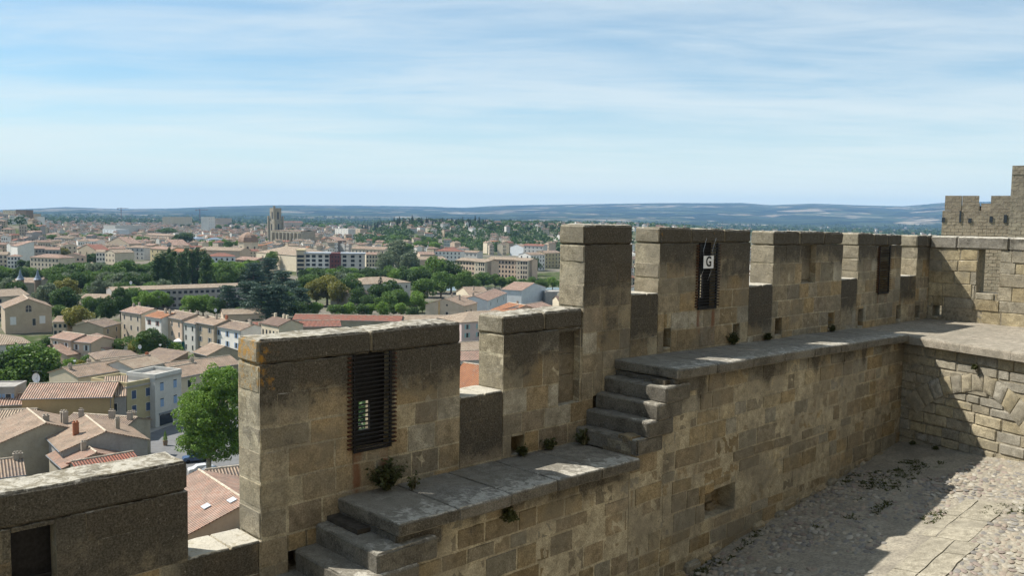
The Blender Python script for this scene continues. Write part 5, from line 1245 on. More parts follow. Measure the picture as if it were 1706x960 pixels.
# ---- battlemented tower and keep beyond the corner
def tower_mat():
    m, nt, b = mat('rubble_masonry'); v = objvec(nt); b.inputs['Roughness'].default_value = .95
    cb_ = nt.nodes.new('ShaderNodeCombineXYZ'); s = nt.nodes.new('ShaderNodeSeparateXYZ'); lk(nt, v, s.inputs[0])
    lk(nt, mth(nt, 'ADD', s.outputs[0], mth(nt, 'MULTIPLY', s.outputs[1], .9)), cb_.inputs[0]); lk(nt, s.outputs[2], cb_.inputs[1])
    br = nt.nodes.new('ShaderNodeTexBrick'); lk(nt, cb_.outputs[0], br.inputs['Vector']); br.inputs['Scale'].default_value = 1.0; br.inputs['Brick Width'].default_value = .55; br.inputs['Row Height'].default_value = .26; br.inputs['Mortar Size'].default_value = .02
    br.inputs['Color1'].default_value = (.42, .35, .25, 1); br.inputs['Color2'].default_value = (.33, .28, .20, 1); br.inputs['Mortar'].default_value = (.12, .10, .07, 1)
    hgt = s.outputs[2]
    c = mixc(nt, sstep(nt, mth(nt, 'ADD', hgt, mth(nt, 'MULTIPLY', noise(nt, .6, 5, .7, v), 3.0)), 43.0, 45.5, 0, .62), br.outputs['Color'], (.21, .18, .14))
    c = mixc(nt, sstep(nt, noise(nt, 1.6, 6, .7, v), .45, .7, 0, .5), c, (.46, .40, .29))
    lk(nt, c, b.inputs['Base Color']); lk(nt, bump(nt, br.outputs['Fac'], -.7, .04, bump(nt, noise(nt, 3, 6, .7, v), .8, .08)), b.inputs['Normal']); return m
M['tower'] = tower_mat()
def far_tower():
    D_ = 70.0
    def zy(y, x, d=D_): return EYE - (y - (349 + .0155 * x)) / 1477 * d * 1.0
    p = dirpx(1571, D_); r = empty('battlemented_tower', (p[0], p[1], 0), R(-30)); tag(r, 'brown battlemented tower rising beyond the corner of the ramparts', 'tower')
    k = D_ / 1477 * .871; zt = zy(327, 1600); zg = zy(352, 1640)
    def bp(nm, x0, x1, z0, z1, y0=0, y1=.6): o = boxpart(r, nm, ((x0 - 1571) * k, y0, z0), ((x1 - 1571) * k, y1, z1), 'tower'); return o
    body = boxpart(r, 'tower_body', (-.05, -.06, 5), (9.5, 7.5, zg - .02), 'tower')
    bp('merlon', 1573, 1601, zg, zt); bp('merlon', 1602.2, 1630, zg, zt); bp('merlon', 1650, 1700, zg, zt)
    bp('parapet_wall', 1630.02, 1649.98, zg, zy(352, 1640) + .01)
    for x0, x1 in ((1573, 1590), (1600, 1625), (1628, 1700)): bp('merlon', x0, x1, zg, zt - .45, 6.6, 7.2)
    bp('parapet_wall', 1573, 1700, zg, zg + .5, 7.21, 7.4)
    for x, y, h_ in ((1617, 368, .35), (1572, 367, .3), (1652, 366, .45), (1675, 365, .6)): o = plainwin(r, (x - 1571) * k, -.07 if y > 352 else 0, zy(y, x) - h_ / 2, .22, h_)
    o = plainwin(r, (1600.5 - 1571) * k, -.075, zy(371, 1600), .12, .9)
    # keep at the frame edge
    D2 = 58; p = dirpx(1686, D2); r2 = empty('keep', (p[0], p[1], 0), R(-31)); tag(r2, 'tall sunlit masonry keep cut by the edge of the photo', 'tower')
    k2 = D2 / 1477
    boxpart(r2, 'tower_body', (-.15, 0, 5), (7, 8, EYE - (292 - 375) / 1477 * D2), 'tower')
    boxpart(r2, 'merlon', (-.15, -.02, EYE - (292 - 375) / 1477 * D2), (2.4, .6, EYE - (277 - 375) / 1477 * D2), 'tower')
    boxpart(r2, 'merlon', (3.3, -.02, EYE - (292 - 375) / 1477 * D2), (6.4, .6, EYE - (277 - 375) / 1477 * D2), 'tower')
far_tower()
# ================================================================== labels told by looks and by the nearest landmark
LM = [(18, 425, 'the small riverside white house'), (35, 415, 'the tall pale house'), (150, 408, 'the long white fronted house'), (216, 382, 'the windowless pale cube'), (260, 392, 'the columned hip roofed house'), (413, 402, 'the domed chapel'), (459, 385, 'the cathedral tower'), (490, 385, 'the cathedral nave'), (550, 430, 'the modern white apartments'), (580, 385, 'the old town apartment slabs'), (460, 415, 'the huge pale hip roof'), (712, 388, 'the yellow windowed block'), (755, 391, 'the blue white block'), (746, 412, 'the red roofed white villa'), (830, 382, 'the stepped apartment range'), (820, 445, 'the peach apartment pair'), (920, 384, 'the white slab'), (890, 432, 'the white riverside house'), (640, 465, 'the pale hipped hall'), (290, 485, 'the very long block'), (300, 445, 'the poplar clump'), (370, 432, 'the red roofed grey blue house'), (45, 525, 'the gabled hall'), (48, 470, 'the turreted villa'), (160, 490, 'the cream wing with glass canopy'), (310, 550, 'the terrace row'), (105, 570, 'the twin villas'), (210, 590, 'the hipped garden roofs'), (580, 522, 'the bright red shed'), (740, 500, 'the plain rendered gable'), (830, 490, 'the blue white walled house'), (890, 485, 'the lean roofed white house'), (300, 360, 'the skyline housing block'), (353, 360, 'the skyline tower block'), (25, 360, 'the hilltop quarter'), (205, 350, 'the paler tower crane'), (440, 520, 'the striped corrugated shed'), (660, 362, 'the cemetery hill'), (1150, 380, 'the fourth high merlon'), (1400, 385, 'the corner merlons')]
USED = set()
def px_of(x, y, z):
    p = np.array([x, y, z - EYE]); dd = p @ FW
    return 853 + FPX * (p @ RT) / dd, 480 - FPX * (p @ UP) / dd
RINGS = ('close by', 'a little off from', 'well away from')
def place(px, py):
    best = min(LM, key=lambda q: math.hypot((q[0] - px) * .6, (q[1] - py) * 1.6))
    dx, dy = px - best[0], py - best[1]
    if dy < -7: rel = 'behind'
    elif dy > 9: rel = 'in front of'
    else: rel = 'beside'
    return rel + ' ' + best[2]
def unique(options, pl):
    """first free wording among the options at that place"""
    for k, o in options:
        s = o + ' ' + pl
        if s not in USED: USED.add(s); return k, s
    return options[0][0], options[0][1] + ' ' + pl
# ================================================================== trees
def leafm(name, c1, c2):
    m, nt, b = mat(name); b.inputs['Roughness'].default_value = .55; b.inputs['Specular IOR Level'].default_value = .3
    oi = nt.nodes.new('ShaderNodeObjectInfo'); at_ = nt.nodes.new('ShaderNodeAttribute'); at_.attribute_name = 'tint'
    sx_ = nt.nodes.new('ShaderNodeSeparateColor'); lk(nt, at_.outputs['Color'], sx_.inputs[0])
    c = mixc(nt, sx_.outputs[0], c1, c2)
    c = mixc(nt, mth(nt, 'MULTIPLY', oi.outputs['Random'], .35), c, tuple(x * 1.35 for x in c2))
    lk(nt, c, b.inputs['Base Color'])
    tr = nt.nodes.new('ShaderNodeBsdfTranslucent'); lk(nt, c, tr.inputs['Color']); ms = nt.nodes.new('ShaderNodeMixShader'); ms.inputs[0].default_value = .3
    lk(nt, b.outputs[0], ms.inputs[1]); lk(nt, tr.outputs[0], ms.inputs[2]); lk(nt, ms.outputs[0], nt.nodes['Material Output'].inputs['Surface']); return m
LEAF = {'dark': leafm('leaves_dark', (0.033, 0.066, 0.020), (0.079, 0.137, 0.033)), 'mid': leafm('leaves_mid', (0.055, 0.108, 0.022), (0.129, 0.208, 0.043)), 'bright': leafm('leaves_bright', (0.084, 0.166, 0.025), (0.190, 0.294, 0.050)), 'olive': leafm('leaves_olive', (0.122, 0.129, 0.025), (0.237, 0.223, 0.050)), 'silver': leafm('leaves_silver', (0.084, 0.115, 0.065), (0.176, 0.216, 0.125)), 'cedar': leafm('needles_blue', (0.033, 0.064, 0.044), (0.076, 0.122, 0.081)), 'cypress': leafm('needles_dark', (0.016, 0.031, 0.015), (0.033, 0.061, 0.025))}
M['bark'] = simple('bark', (.12, .095, .07), .95, nsc=3, namt=.35)
def leaf_mesh(name, clumps, per, leaf, seed, flat=1.0):
    g = np.random.default_rng(seed); V = []; T = []
    for (c, r, ell) in clumps:
        n = int(per * (r ** 2)) + 12
        d = g.normal(size=(n, 3)); d /= np.linalg.norm(d, axis=1, keepdims=True)
        rad = r * g.uniform(.55, 1.05, (n, 1)) ** .6
        p = np.array(c) + d * rad * np.array(ell)
        a = g.normal(size=(n, 3)) + d * .3; a /= np.linalg.norm(a, axis=1, keepdims=True)
        b = np.cross(a, g.normal(size=(n, 3)) + d * .8); b /= np.linalg.norm(b, axis=1, keepdims=True)
        s = leaf * g.uniform(.6, 1.3, (n, 1))
        q = np.stack([p - a * s, p + b * s * .75, p + a * s, p - b * s * .75], 1)
        V.append(q.reshape(-1, 3)); base = g.uniform(.0, 1.0) * .5
        T.append(np.repeat(np.clip(base + g.uniform(0, .5, n), 0, 1), 4))
    v = np.concatenate(V); t = np.concatenate(T); mb = MB()
    nq = len(v) // 4; mb.has = True; mb.v = [v]; mb.n = len(v); mb.f = [(4 * i, 4 * i + 1, 4 * i + 2, 4 * i + 3) for i in range(nq)]; mb.mi = [0] * nq
    mb.tint = [np.c_[t, t, t]]; mb.wx = [np.zeros((len(v), 4))]
    return mb
def clumps_broad(seed, r=5, zc=6.5, rz=4.2, n=30, cr=(1.3, 2.1)):
    g = np.random.default_rng(seed); out = []
    k = g.uniform(.75, 1.15, 8)
    for i in range(n):
        d = g.normal(size=3); d /= np.linalg.norm(d); q = g.uniform(.35, 1) ** .5
        lob = 1 + .22 * math.sin(3 * math.atan2(d[1], d[0]) + seed) + .12 * math.sin(5 * d[2] + seed)
        c_ = g.uniform(*cr); out.append((d * np.array([(r - c_ * .6) * q * lob, (r - c_ * .6) * q * lob, (rz - c_ * .5) * q]) + (0, 0, zc), c_, (1, 1, .8)))
    return out
PROTO = {}
def proto(kind):
    if kind in PROTO: return PROTO[kind]
    k = kind[:-1]; v = int(kind[-1]); tr = MB()
    if k == 'broad':
        cl = clumps_broad(v * 7 + 3, 5, 6.3 + .3 * v, 4.0 + .25 * v, 34); mb = leaf_mesh('crown', cl, 62, .26, v)
        tr.tube([(0, 0, -1), (0, 0, 2), (.2, .1, 6)], [.38, .3, .12], 7)
        for a in range(5): tr.tube([(0, 0, 2 + a * .3), (math.cos(a * 1.3) * 1.6, math.sin(a * 1.3) * 1.6, 4.4), (math.cos(a * 1.3) * 2.8, math.sin(a * 1.3) * 2.8, 6.4)], [.16, .1, .04], 5)
    elif k == 'poplar':
        g = np.random.default_rng(v); cl = []
        for i in range(44): z = 1.5 + i * .5; rr = 2.5 * math.sin(math.pi * min(1, (z + 2) / 25)) ** .7; a = g.uniform(0, 6.28); cl.append(((math.cos(a) * rr * .5, math.sin(a) * rr * .5, z), g.uniform(.8, 1.4), (1, 1, 1.7)))
        mb = leaf_mesh('crown', cl, 90, .24, v); tr.tube([(0, 0, -1), (0, 0, 8), (0, 0, 20)], [.4, .28, .08], 6)
    elif k == 'cypress':
        g = np.random.default_rng(v + 40); cl = []
        for i in range(26): z = .8 + i * .42; rr = 1.15 * math.sin(math.pi * min(1, (z + 1.6) / 13.2)) ** .8; a = g.uniform(0, 6.28); cl.append(((math.cos(a) * rr * .35, math.sin(a) * rr * .35, z), max(.35, rr * .75), (1, 1, 1.6)))
        mb = leaf_mesh('crown', cl, 170, .15, v); tr.tube([(0, 0, -1), (0, 0, 9)], [.2, .05], 5)
    elif k == 'cedar':
        g = np.random.default_rng(v + 70); cl = []
        for t_ in range(9):
            z = 3 + t_ * 1.35; rr = 6.2 * (1 - t_ / 10.5) ** .8
            for j in range(9):
                a = g.uniform(0, 6.28); q = g.uniform(.3, 1); cl.append(((math.cos(a) * rr * q, math.sin(a) * rr * q, z + g.uniform(-.3, .3) - q * .5), g.uniform(.9, 1.7), (1.25, 1.25, .36)))
        mb = leaf_mesh('crown', cl, 46, .24, v); tr.tube([(0, 0, -1), (0, 0, 7), (0, 0, 14)], [.5, .3, .06], 7)
        for a in range(10): tr.tube([(0, 0, 3 + a), (math.cos(a * 2.1) * (4.5 - a * .35), math.sin(a * 2.1) * (4.5 - a * .35), 3.4 + a)], [.14, .04], 4)
    elif k == 'pine':
        g = np.random.default_rng(v + 90); cl = [((math.cos(a) * q * 4, math.sin(a) * q * 4, 8 + g.uniform(-.6, .8) + (1 - q) * 1.6), g.uniform(1.1, 1.8), (1.2, 1.2, .6)) for a, q in zip(g.uniform(0, 6.28, 26), g.uniform(0, 1, 26) ** .5)]
        mb = leaf_mesh('crown', cl, 60, .24, v); tr.tube([(0, 0, -1), (.3, 0, 4), (0, 0, 8)], [.35, .28, .14], 6)
        for a in range(5): tr.tube([(.1, 0, 5), (math.cos(a * 1.3) * 2.6, math.sin(a * 1.3) * 2.6, 7.6)], [.13, .05], 4)
    elif k == 'bush':
        cl = clumps_broad(v * 5 + 11, 2.2, 1.5, 1.5, 12, (.7, 1.1)); mb = leaf_mesh('crown', cl, 150, .16, v); tr.tube([(0, 0, -.6), (0, 0, 1.4)], [.12, .05], 5)
    cr = mb.build('crown', LEAF['mid']); tk = tr.build('trunk', M['bark'])
    cr.hide_render = tk.hide_render = False
    PROTO[kind] = [cr, tk, True]; return PROTO[kind]
NAMES = {'broad': 'broadleaf_tree', 'poplar': 'poplar_tree', 'cypress': 'cypress_tree', 'cedar': 'cedar_tree', 'pine': 'umbrella_pine', 'bush': 'garden_bush'}
HT = {'broad': 11.2, 'poplar': 24.5, 'cypress': 12.4, 'cedar': 15.6, 'pine': 10.6, 'bush': 3.2}
RD = {'broad': 5.6, 'poplar': 2.6, 'cypress': 1.1, 'cedar': 6.6, 'pine': 5.2, 'bush': 2.3}
TONE = {'dark': ('dark green', 'deep green', 'blackish green'), 'mid': ('green', 'leafy green', 'mid green'), 'bright': ('bright green', 'fresh green', 'sunny green'), 'olive': ('olive yellow', 'yellowish green', 'mossy olive'), 'silver': ('grey green', 'silvery green', 'dull silver green'), 'cedar': ('blue green', 'bluish', 'dusky blue green'), 'cypress': ('nearly black', 'very dark', 'sombre')}
SHAPE = {'broad': ('round tree', 'bushy tree', 'spreading tree', 'full crowned tree', 'ragged tree', 'domed tree'), 'poplar': ('narrow poplar', 'tall poplar', 'slim poplar', 'upright poplar'), 'cypress': ('cypress', 'pointed cypress', 'slender cypress', 'tall cypress'), 'cedar': ('layered cedar', 'broad cedar', 'flat tiered cedar'), 'pine': ('umbrella pine', 'flat topped pine'), 'bush': ('bush', 'rounded bush', 'loose shrub')}
trg = random.Random(21); ntree = [0]
def tree_at(x, y, kind, tone, h, r=None, label=None, group='trees of the valley', z=None):
    v = trg.randrange(1, 4) if kind in ('broad',) else trg.randrange(1, 3)
    cr, tk, first = proto(kind + str(v)); z = gz(x, y) if z is None else z
    root = empty(NAMES[kind], (x, y, z), trg.uniform(0, 6.28))
    sz = h / HT[kind]; sr = (r / RD[kind]) if r else sz * trg.uniform(.9, 1.15)
    if first: PROTO[kind + str(v)][2] = False; c, t = cr, tk
    else: c, t = cr.copy(), tk.copy(); C.objects.link(c); C.objects.link(t)
    c.parent = root; t.parent = root; root.scale = (sr, sr, sz)
    c.material_slots[0].link = 'OBJECT'; c.material_slots[0].material = LEAF[tone]
    if not label:
        a, b = px_of(x, y, z + h * .6); pl = place(a, b)
        opts = [(0, f'{t_} {s_}') for t_ in TONE[tone] for s_ in SHAPE[kind]]; trg.shuffle(opts)
        _, label = unique(opts, pl)
    tag(root, label, 'bush' if kind == 'bush' else 'tree', group); ntree[0] += 1
    if kind != 'bush': FOOT.append((x, y, min(6, (r or sr * RD[kind])) * .55))
    return root
def T(px, ytop, h, kind='broad', tone='mid', r=None, label=None, group='trees of the valley', z0=0.0):
    p = at(px, ytop, h + z0)
    return tree_at(p[0], p[1], kind, tone, h, r, label, group, z0)
def band(x0, x1, y0, y1, n, hs, tones, kinds=('broad',), jit=3.0, z0=0.0, group='trees of the valley', rr=None):
    for i in range(n):
        f = (i + .5) / n + trg.uniform(-.3, .3) / n; h = trg.uniform(*hs)
        T(x0 + (x1 - x0) * f, y0 + (y1 - y0) * f + trg.uniform(-jit, jit), h, trg.choice(kinds), trg.choice(tones), (h * trg.uniform(*rr)) if rr else None, None, group, z0)
# single trees and clumps, as the photo shows them
T(50, 566, 14, 'broad', 'mid', 7.6, 'huge round green tree filling the edge above the dish house'); T(12, 580, 12, 'broad', 'dark', 5.5)
T(110, 461, 13, 'broad', 'olive', 7.0); T(82, 473, 12, 'broad', 'silver', 6.0); T(108, 480, 12, 'broad', 'dark', 6.5); T(66, 482, 9, 'broad', 'silver', 4.5)
T(128, 511, 10, 'broad', 'olive', 6.0, 'dark olive coloured tree standing alone behind the low peach house'); T(98, 507, 7, 'broad', 'mid', 4)
for x, y, h, t, r in ((200, 480, 13, 'dark', 5), (176, 492, 12, 'dark', 4.6), (160, 495, 10, 'dark', 4), (148, 492, 10, 'mid', 4), (222, 477, 11, 'mid', 4.5), (240, 486, 9, 'bright', 5.5), (262, 485, 9, 'bright', 5.5), (213, 500, 8, 'dark', 4), (318, 490, 10, 'bright', 5), (338, 489, 10, 'bright', 5.5), (358, 495, 9, 'mid', 4.5), (280, 493, 6, 'mid', 3.5)): T(x, y, h, 'broad', t, r)
for x, y, h, r in ((422, 432, 18, 9), (448, 424, 20, 9), (470, 446, 18, 9), (412, 462, 17, 9), (435, 470, 17, 9.5), (462, 468, 17, 9), (378, 470, 15, 6.5), (487, 462, 15, 7), (500, 474, 14, 7)): T(x, y, h, 'cedar', 'cedar', r)
T(378, 442, 15, 'broad', 'mid', 7); T(455, 417, 15, 'broad', 'mid', 6); T(475, 482, 11, 'broad', 'dark', 5.5); T(499, 500, 9, 'broad', 'dark', 5)
T(545, 456, 15, 'broad', 'olive', 9.0, 'big olive yellow domed tree in the middle of the park'); T(527, 464, 13, 'broad', 'olive', 6.5); T(563, 470, 12, 'broad', 'olive', 6); T(583, 460, 14, 'broad', 'dark', 7.5); T(597, 476, 11, 'broad', 'dark', 5)
T(634, 458, 13, 'cypress', 'cypress', 1.8, 'single dark cypress in front of the pale hipped hall'); T(628, 472, 12, 'broad', 'dark', 6); T(652, 468, 13, 'broad', 'dark', 6.5); T(615, 490, 9, 'broad', 'dark', 5); T(645, 487, 10, 'broad', 'mid', 6); T(665, 480, 11, 'broad', 'mid', 5)
T(693, 486, 9.5, 'broad', 'bright', 5.5, 'bright green round tree next to the plain rendered gable'); T(704, 500, 6, 'broad', 'bright', 3.4)
for x, y, h, r in ((722, 429, 20, 10), (752, 432, 19, 9.5), (700, 445, 16, 8), (775, 448, 15, 7), (735, 450, 15, 8), (706, 462, 13, 7)): T(x, y, h, 'broad', trg.choice(['mid', 'mid', 'dark']), r)
for x, y, h, r in ((775, 456, 11, 6.5), (806, 452, 11, 6.5), (825, 457, 9, 5), (790, 462, 9, 5)): T(x, y, h, 'broad', 'mid', r)
for x in range(836, 950, 17): T(x, 461 + trg.uniform(-1, 2) + (x - 836) * .02, 7.5, 'broad', trg.choice(['mid', 'bright']), 4.6, None, 'row of clipped plane trees by the river road')
T(845, 437, 11, 'broad', 'mid', 5.5); T(828, 436, 11, 'broad', 'mid', 5); T(890, 428, 14, 'broad', 'dark', 6.5, 'dark round tree against the blank end of the peach apartments')
T(664, 401, 25, 'broad', 'silver', 13.5, 'huge grey green tree standing taller than the roofs around it')
for x, y in ((641, 418), (684, 420)): T(x, y, 19, 'broad', 'silver', 8)
for x, y in ((263, 424), (272, 419), (281, 424), (290, 416), (303, 419), (311, 412), (320, 416), (329, 411), (338, 416), (344, 424)): T(x, y, 22, 'poplar', 'dark', 4.4, None, 'poplar clump in the river park')
T(282, 411, 21, 'poplar', 'dark', 2.6, 'single dark tree leaning over an orange roof beside the poplars')
T(437, 500, 8, 'broad', 'bright', 6.0, 'wide bright green tree behind the red sheds'); T(467, 500, 7.5, 'broad', 'mid', 5); T(398, 513, 6, 'broad', 'mid', 4); T(524, 502, 7, 'broad', 'bright', 4.5); T(560, 506, 7, 'broad', 'mid', 4.5)
band(575, 700, 504, 508, 7, (6, 8), ['mid', 'dark', 'bright'])
band(85, 265, 440, 436, 20, (11, 15), ['mid', 'dark', 'silver', 'mid']); band(90, 270, 452, 452, 18, (10, 14), ['silver', 'mid', 'dark']); band(150, 275, 466, 466, 12, (9, 12), ['mid', 'silver'])
band(345, 430, 434, 432, 9, (11, 14), ['mid', 'bright']); band(345, 430, 448, 446, 8, (11, 14), ['dark', 'mid']); band(-20, 88, 447, 447, 11, (9, 12), ['mid', 'dark', 'bright']); band(-20, 30, 462, 466, 4, (9, 12), ['silver', 'dark'])
band(500, 700, 447, 446, 17, (9, 13), ['mid', 'bright', 'dark']); band(500, 600, 455, 452, 8, (10, 12), ['silver', 'mid'])
band(-20, 88, 378, 374, 11, (14, 17), ['mid', 'dark', 'mid'], rr=(.5, .7)); band(-20, 90, 388, 388, 12, (12, 15), ['dark', 'mid']); T(72, 371, 19, 'broad', 'dark', 13, 'tallest dark clump above the tall pale house')
band(90, 235, 387, 391, 16, (10, 13), ['bright', 'mid', 'olive']); band(190, 245, 391, 394, 6, (10, 13), ['bright', 'mid'])
T(277, 380, 20, 'pine', 'dark', 15, 'big flat topped dark pine near the columned house'); T(308, 386, 21, 'broad', 'dark', 15, 'big dark round tree behind the slate pyramid roof'); T(295, 393, 15, 'broad', 'dark', 9)
band(335, 402, 397, 399, 8, (13, 15), ['bright', 'mid']); band(428, 445, 395, 396, 3, (13, 15), ['bright', 'mid']); T(455, 420, 13, 'broad', 'dark', 7); T(100, 411, 12, 'broad', 'olive', 7.5, 'yellow green tree beside the pointed cream gable')
T(157, 421, 10, 'broad', 'dark', 6); T(147, 424, 9, 'broad', 'dark', 5); T(35, 432, 7, 'broad', 'dark', 4); T(50, 433, 7, 'broad', 'dark', 4); T(70, 436, 6, 'broad', 'dark', 4); T(135, 375, 12, 'broad', 'dark', 6)
band(505, 590, 372, 374, 9, (15, 18), ['mid', 'bright'], rr=(.55, .75)); band(625, 775, 392, 396, 16, (12, 16), ['bright', 'mid']); band(640, 720, 380, 381, 7, (15, 18), ['mid', 'bright'], rr=(.5, .7)); band(770, 830, 397, 398, 6, (11, 14), ['mid', 'bright']); band(640, 730, 402, 403, 7, (13, 16), ['mid', 'bright'])
band(860, 930, 385, 386, 7, (14, 16), ['mid', 'bright'], rr=(.5, .7)); band(300, 430, 370, 374, 13, (14, 17), ['mid', 'dark'], rr=(.55, .8)); band(400, 447, 374, 375, 5, (14, 16), ['mid', 'dark'])
# cemetery hill: cypresses and pines on rising ground
for i in range(46):
    x = 596 + 220 * (i + trg.random()) / 46; d = trg.uniform(1650, 2150); p = dirpx(x, d); z = gz(p[0], p[1]); hh = trg.uniform(15, 27)
    tree_at(p[0], p[1], 'cypress', 'cypress', hh, hh * .13, None, 'cypresses on the cemetery hill')
for i in range(34):
    x = 600 + 330 * (i + trg.random()) / 34; d = trg.uniform(1500, 2300); p = dirpx(x, d); hh = trg.uniform(11, 17)
    tree_at(p[0], p[1], trg.choice(['broad', 'pine', 'broad']), trg.choice(['dark', 'dark', 'mid', 'cedar']), hh, hh * trg.uniform(.5, .75), None, 'trees on the cemetery hill')
# garden shrubs in the near quarter
for x, y, h, t in ((72, 583, 3, 'olive'), (80, 590, 4, 'mid'), (62, 577, 4, 'bright'), (120, 596, 3, 'bright'), (135, 600, 3.5, 'olive'), (148, 590, 3, 'mid'), (160, 583, 3, 'mid'), (182, 592, 4.5, 'mid'), (196, 596, 3.4, 'mid'), (115, 606, 2.5, 'bright'), (150, 562, 3, 'bright'), (166, 557, 3.5, 'mid'), (172, 566, 3, 'olive'), (215, 560, 4, 'mid'), (225, 566, 4, 'olive'), (205, 570, 3, 'bright'), (285, 585, 3.5, 'mid'), (300, 590, 3, 'bright'), (318, 592, 3, 'mid'), (330, 586, 2.6, 'mid'), (290, 570, 4, 'bright'), (140, 556, 3, 'mid'), (80, 560, 4, 'dark')):
    T(x, y, h, 'bush', t, h * .8, None, 'shrubs in the gardens')
T(252, 549, 9, 'broad', 'dark', 4.8, 'dark tree before the white and peach terrace houses'); T(238, 556, 8, 'broad', 'mid', 4); T(268, 560, 6, 'broad', 'dark', 3.5); T(85, 570, 7, 'cypress', 'cypress', 1.2, 'small dark cypress beside the twin villas'); T(195, 566, 5.5, 'broad', 'mid', 3.5)
T(270, 625, 3, 'bush', 'mid', 1.5)
# the plane tree of the street, leaf by leaf
def plane_tree():
    p = at(347, 700, 9.5); root = empty('plane_tree', (p[0], p[1], 0), .4); tag(root, 'large bright plane tree leaning against the second merlon, street beneath it', 'tree')
    g = np.random.default_rng(77); cl = []
    def blob(c, R_, n, cr):
        for i in range(n):
            d = g.normal(size=3); d /= np.linalg.norm(d); q = g.uniform(.5, 1); r_ = g.uniform(*cr); cl.append((np.array(c) + d * np.array(R_) * q * .82, r_, (1, 1, .85)))
    blob((-.6, 0, 10.6), (5.4, 5.2, 5.4), 150, (.5, 1.25)); blob((2.2, .5, 15.4), (4.4, 4.4, 3.6), 80, (.4, 1.1)); blob((-.8, -.5, 6.6), (4.8, 4.6, 3.2), 90, (.4, 1.1)); blob((2.8, .3, 5.4), (4.8, 4.4, 3.2), 80, (.4, 1.1)); blob((5.2, 0, 11.4), (5, 5, 6.2), 110, (.5, 1.2))
    for q in range(70):
        d = g.normal(size=3); d /= np.linalg.norm(d); cl.append((np.array((1.2, 0, 10.2)) + d * (6.1, 5.6, 7.2), g.uniform(.25, .6), (1, 1, .8)))
    leaf_mesh('crown', cl, 135, .15, 5).build('crown', LEAF['bright'], root)
    tr = MB(); tr.tube([(0, 0, -1), (0, 0, 3.5), (.3, .2, 8), (.4, .3, 13)], [.48, .38, .26, .08], 10); 
    for a in range(9): q = a * .75; tr.tube([(0.1, .1, 3 + a * .6), (math.cos(q) * 1.8, math.sin(q) * 1.8, 5.4 + a * .7), (math.cos(q) * 3.4, math.sin(q) * 3.4, 7.6 + a * .8)], [.17, .11, .04], 6)
    tr.build('trunk', simple('plane_bark', (.30, .27, .20), .9, nsc=4, namt=.4), root)
    FOOT.append((p[0], p[1], 5))
plane_tree()
print('trees', ntree[0])
# ================================================================== the rest of the old town
far_protos = {}
WN = {'cream': ('cream', 'buff'), 'white': ('white', 'chalky'), 'tan': ('tan', 'sandy'), 'beige': ('beige', 'stone coloured'), 'peach': ('peach', 'rosy'), 'palegrey': ('pale grey', 'ashen'), 'grey': ('grey', 'shaded grey'), 'brown': ('brown', 'dull brown')}
RN = {'tan': 'tan roof', 'pink': 'pink roof', 'brown': 'brown roof', 'red': 'red roof', 'orange': 'orange roof', 'pale': 'pale roof'}
KN = {'x': ('long', 'wide'), 'y': ('gabled', 'narrow gabled'), 'h': ('hip roofed', 'squat')}
def far_geo(kind, v):
    """walls, roof and windows of one small distant house as one mesh"""
    w, d, h, nf, nc = {'x': (16, 10, 10, 3, 5), 'y': (9, 14, 10, 3, 3), 'h': (12, 12, 9, 3, 4)}[kind]
    w *= (1, 1.35, .8)[v]; h *= (1, .8, 1.25)[v]
    wm_ = wall_mesh(kind, w, d, h, .3, -6); F, zr = roof_faces(kind, w, d, h, .3, .4, .2)
    vs = list(map(tuple, np.concatenate(wm_.v))); fs = list(wm_.f); mi = [0] * len(fs); uv = [(0, 0)] * sum(len(f) for f in fs)
    for q, ud in F:
        b = len(vs); vs += [tuple(p) for p in q]; fs.append(tuple(range(b, b + len(q)))); mi.append(1); uv += [(float(np.dot(p, ud)), float(p[1] if ud[0] else p[0])) for p in q]
    for y, sx_ in ((-.05, 0),):
        for i in range(nf):
            for j in range(nc):
                x = (j + .5) / nc * w - w / 2; z = (i + .3) * (h - .6) / nf; b = len(vs)
                vs += [(x - .5, y, z), (x + .5, y, z), (x + .5, y, z + 1.6), (x - .5, y, z + 1.6)]; fs.append((b, b + 1, b + 2, b + 3)); mi.append(2); uv += [(0, 0)] * 4
    for k in range(1 + v):
        x = (-.38, .30, .1)[k] * w; b = len(vs); c_ = .45; y_ = d * .5
        bx = [(x - c_, y_ - .4, zr - 1.4), (x + c_, y_ - .4, zr - 1.4), (x + c_, y_ + .4, zr - 1.4), (x - c_, y_ + .4, zr - 1.4), (x - c_, y_ - .4, zr + 1), (x + c_, y_ - .4, zr + 1), (x + c_, y_ + .4, zr + 1), (x - c_, y_ + .4, zr + 1)]
        vs += bx; 
        for f in ((4, 5, 6, 7), (0, 1, 5, 4), (1, 2, 6, 5), (2, 3, 7, 6), (3, 0, 4, 7)): fs.append(tuple(b + i for i in f)); mi.append(0); uv += [(0, 0)] * 4
    return vs, fs, mi, uv, w, d
_fg = {}
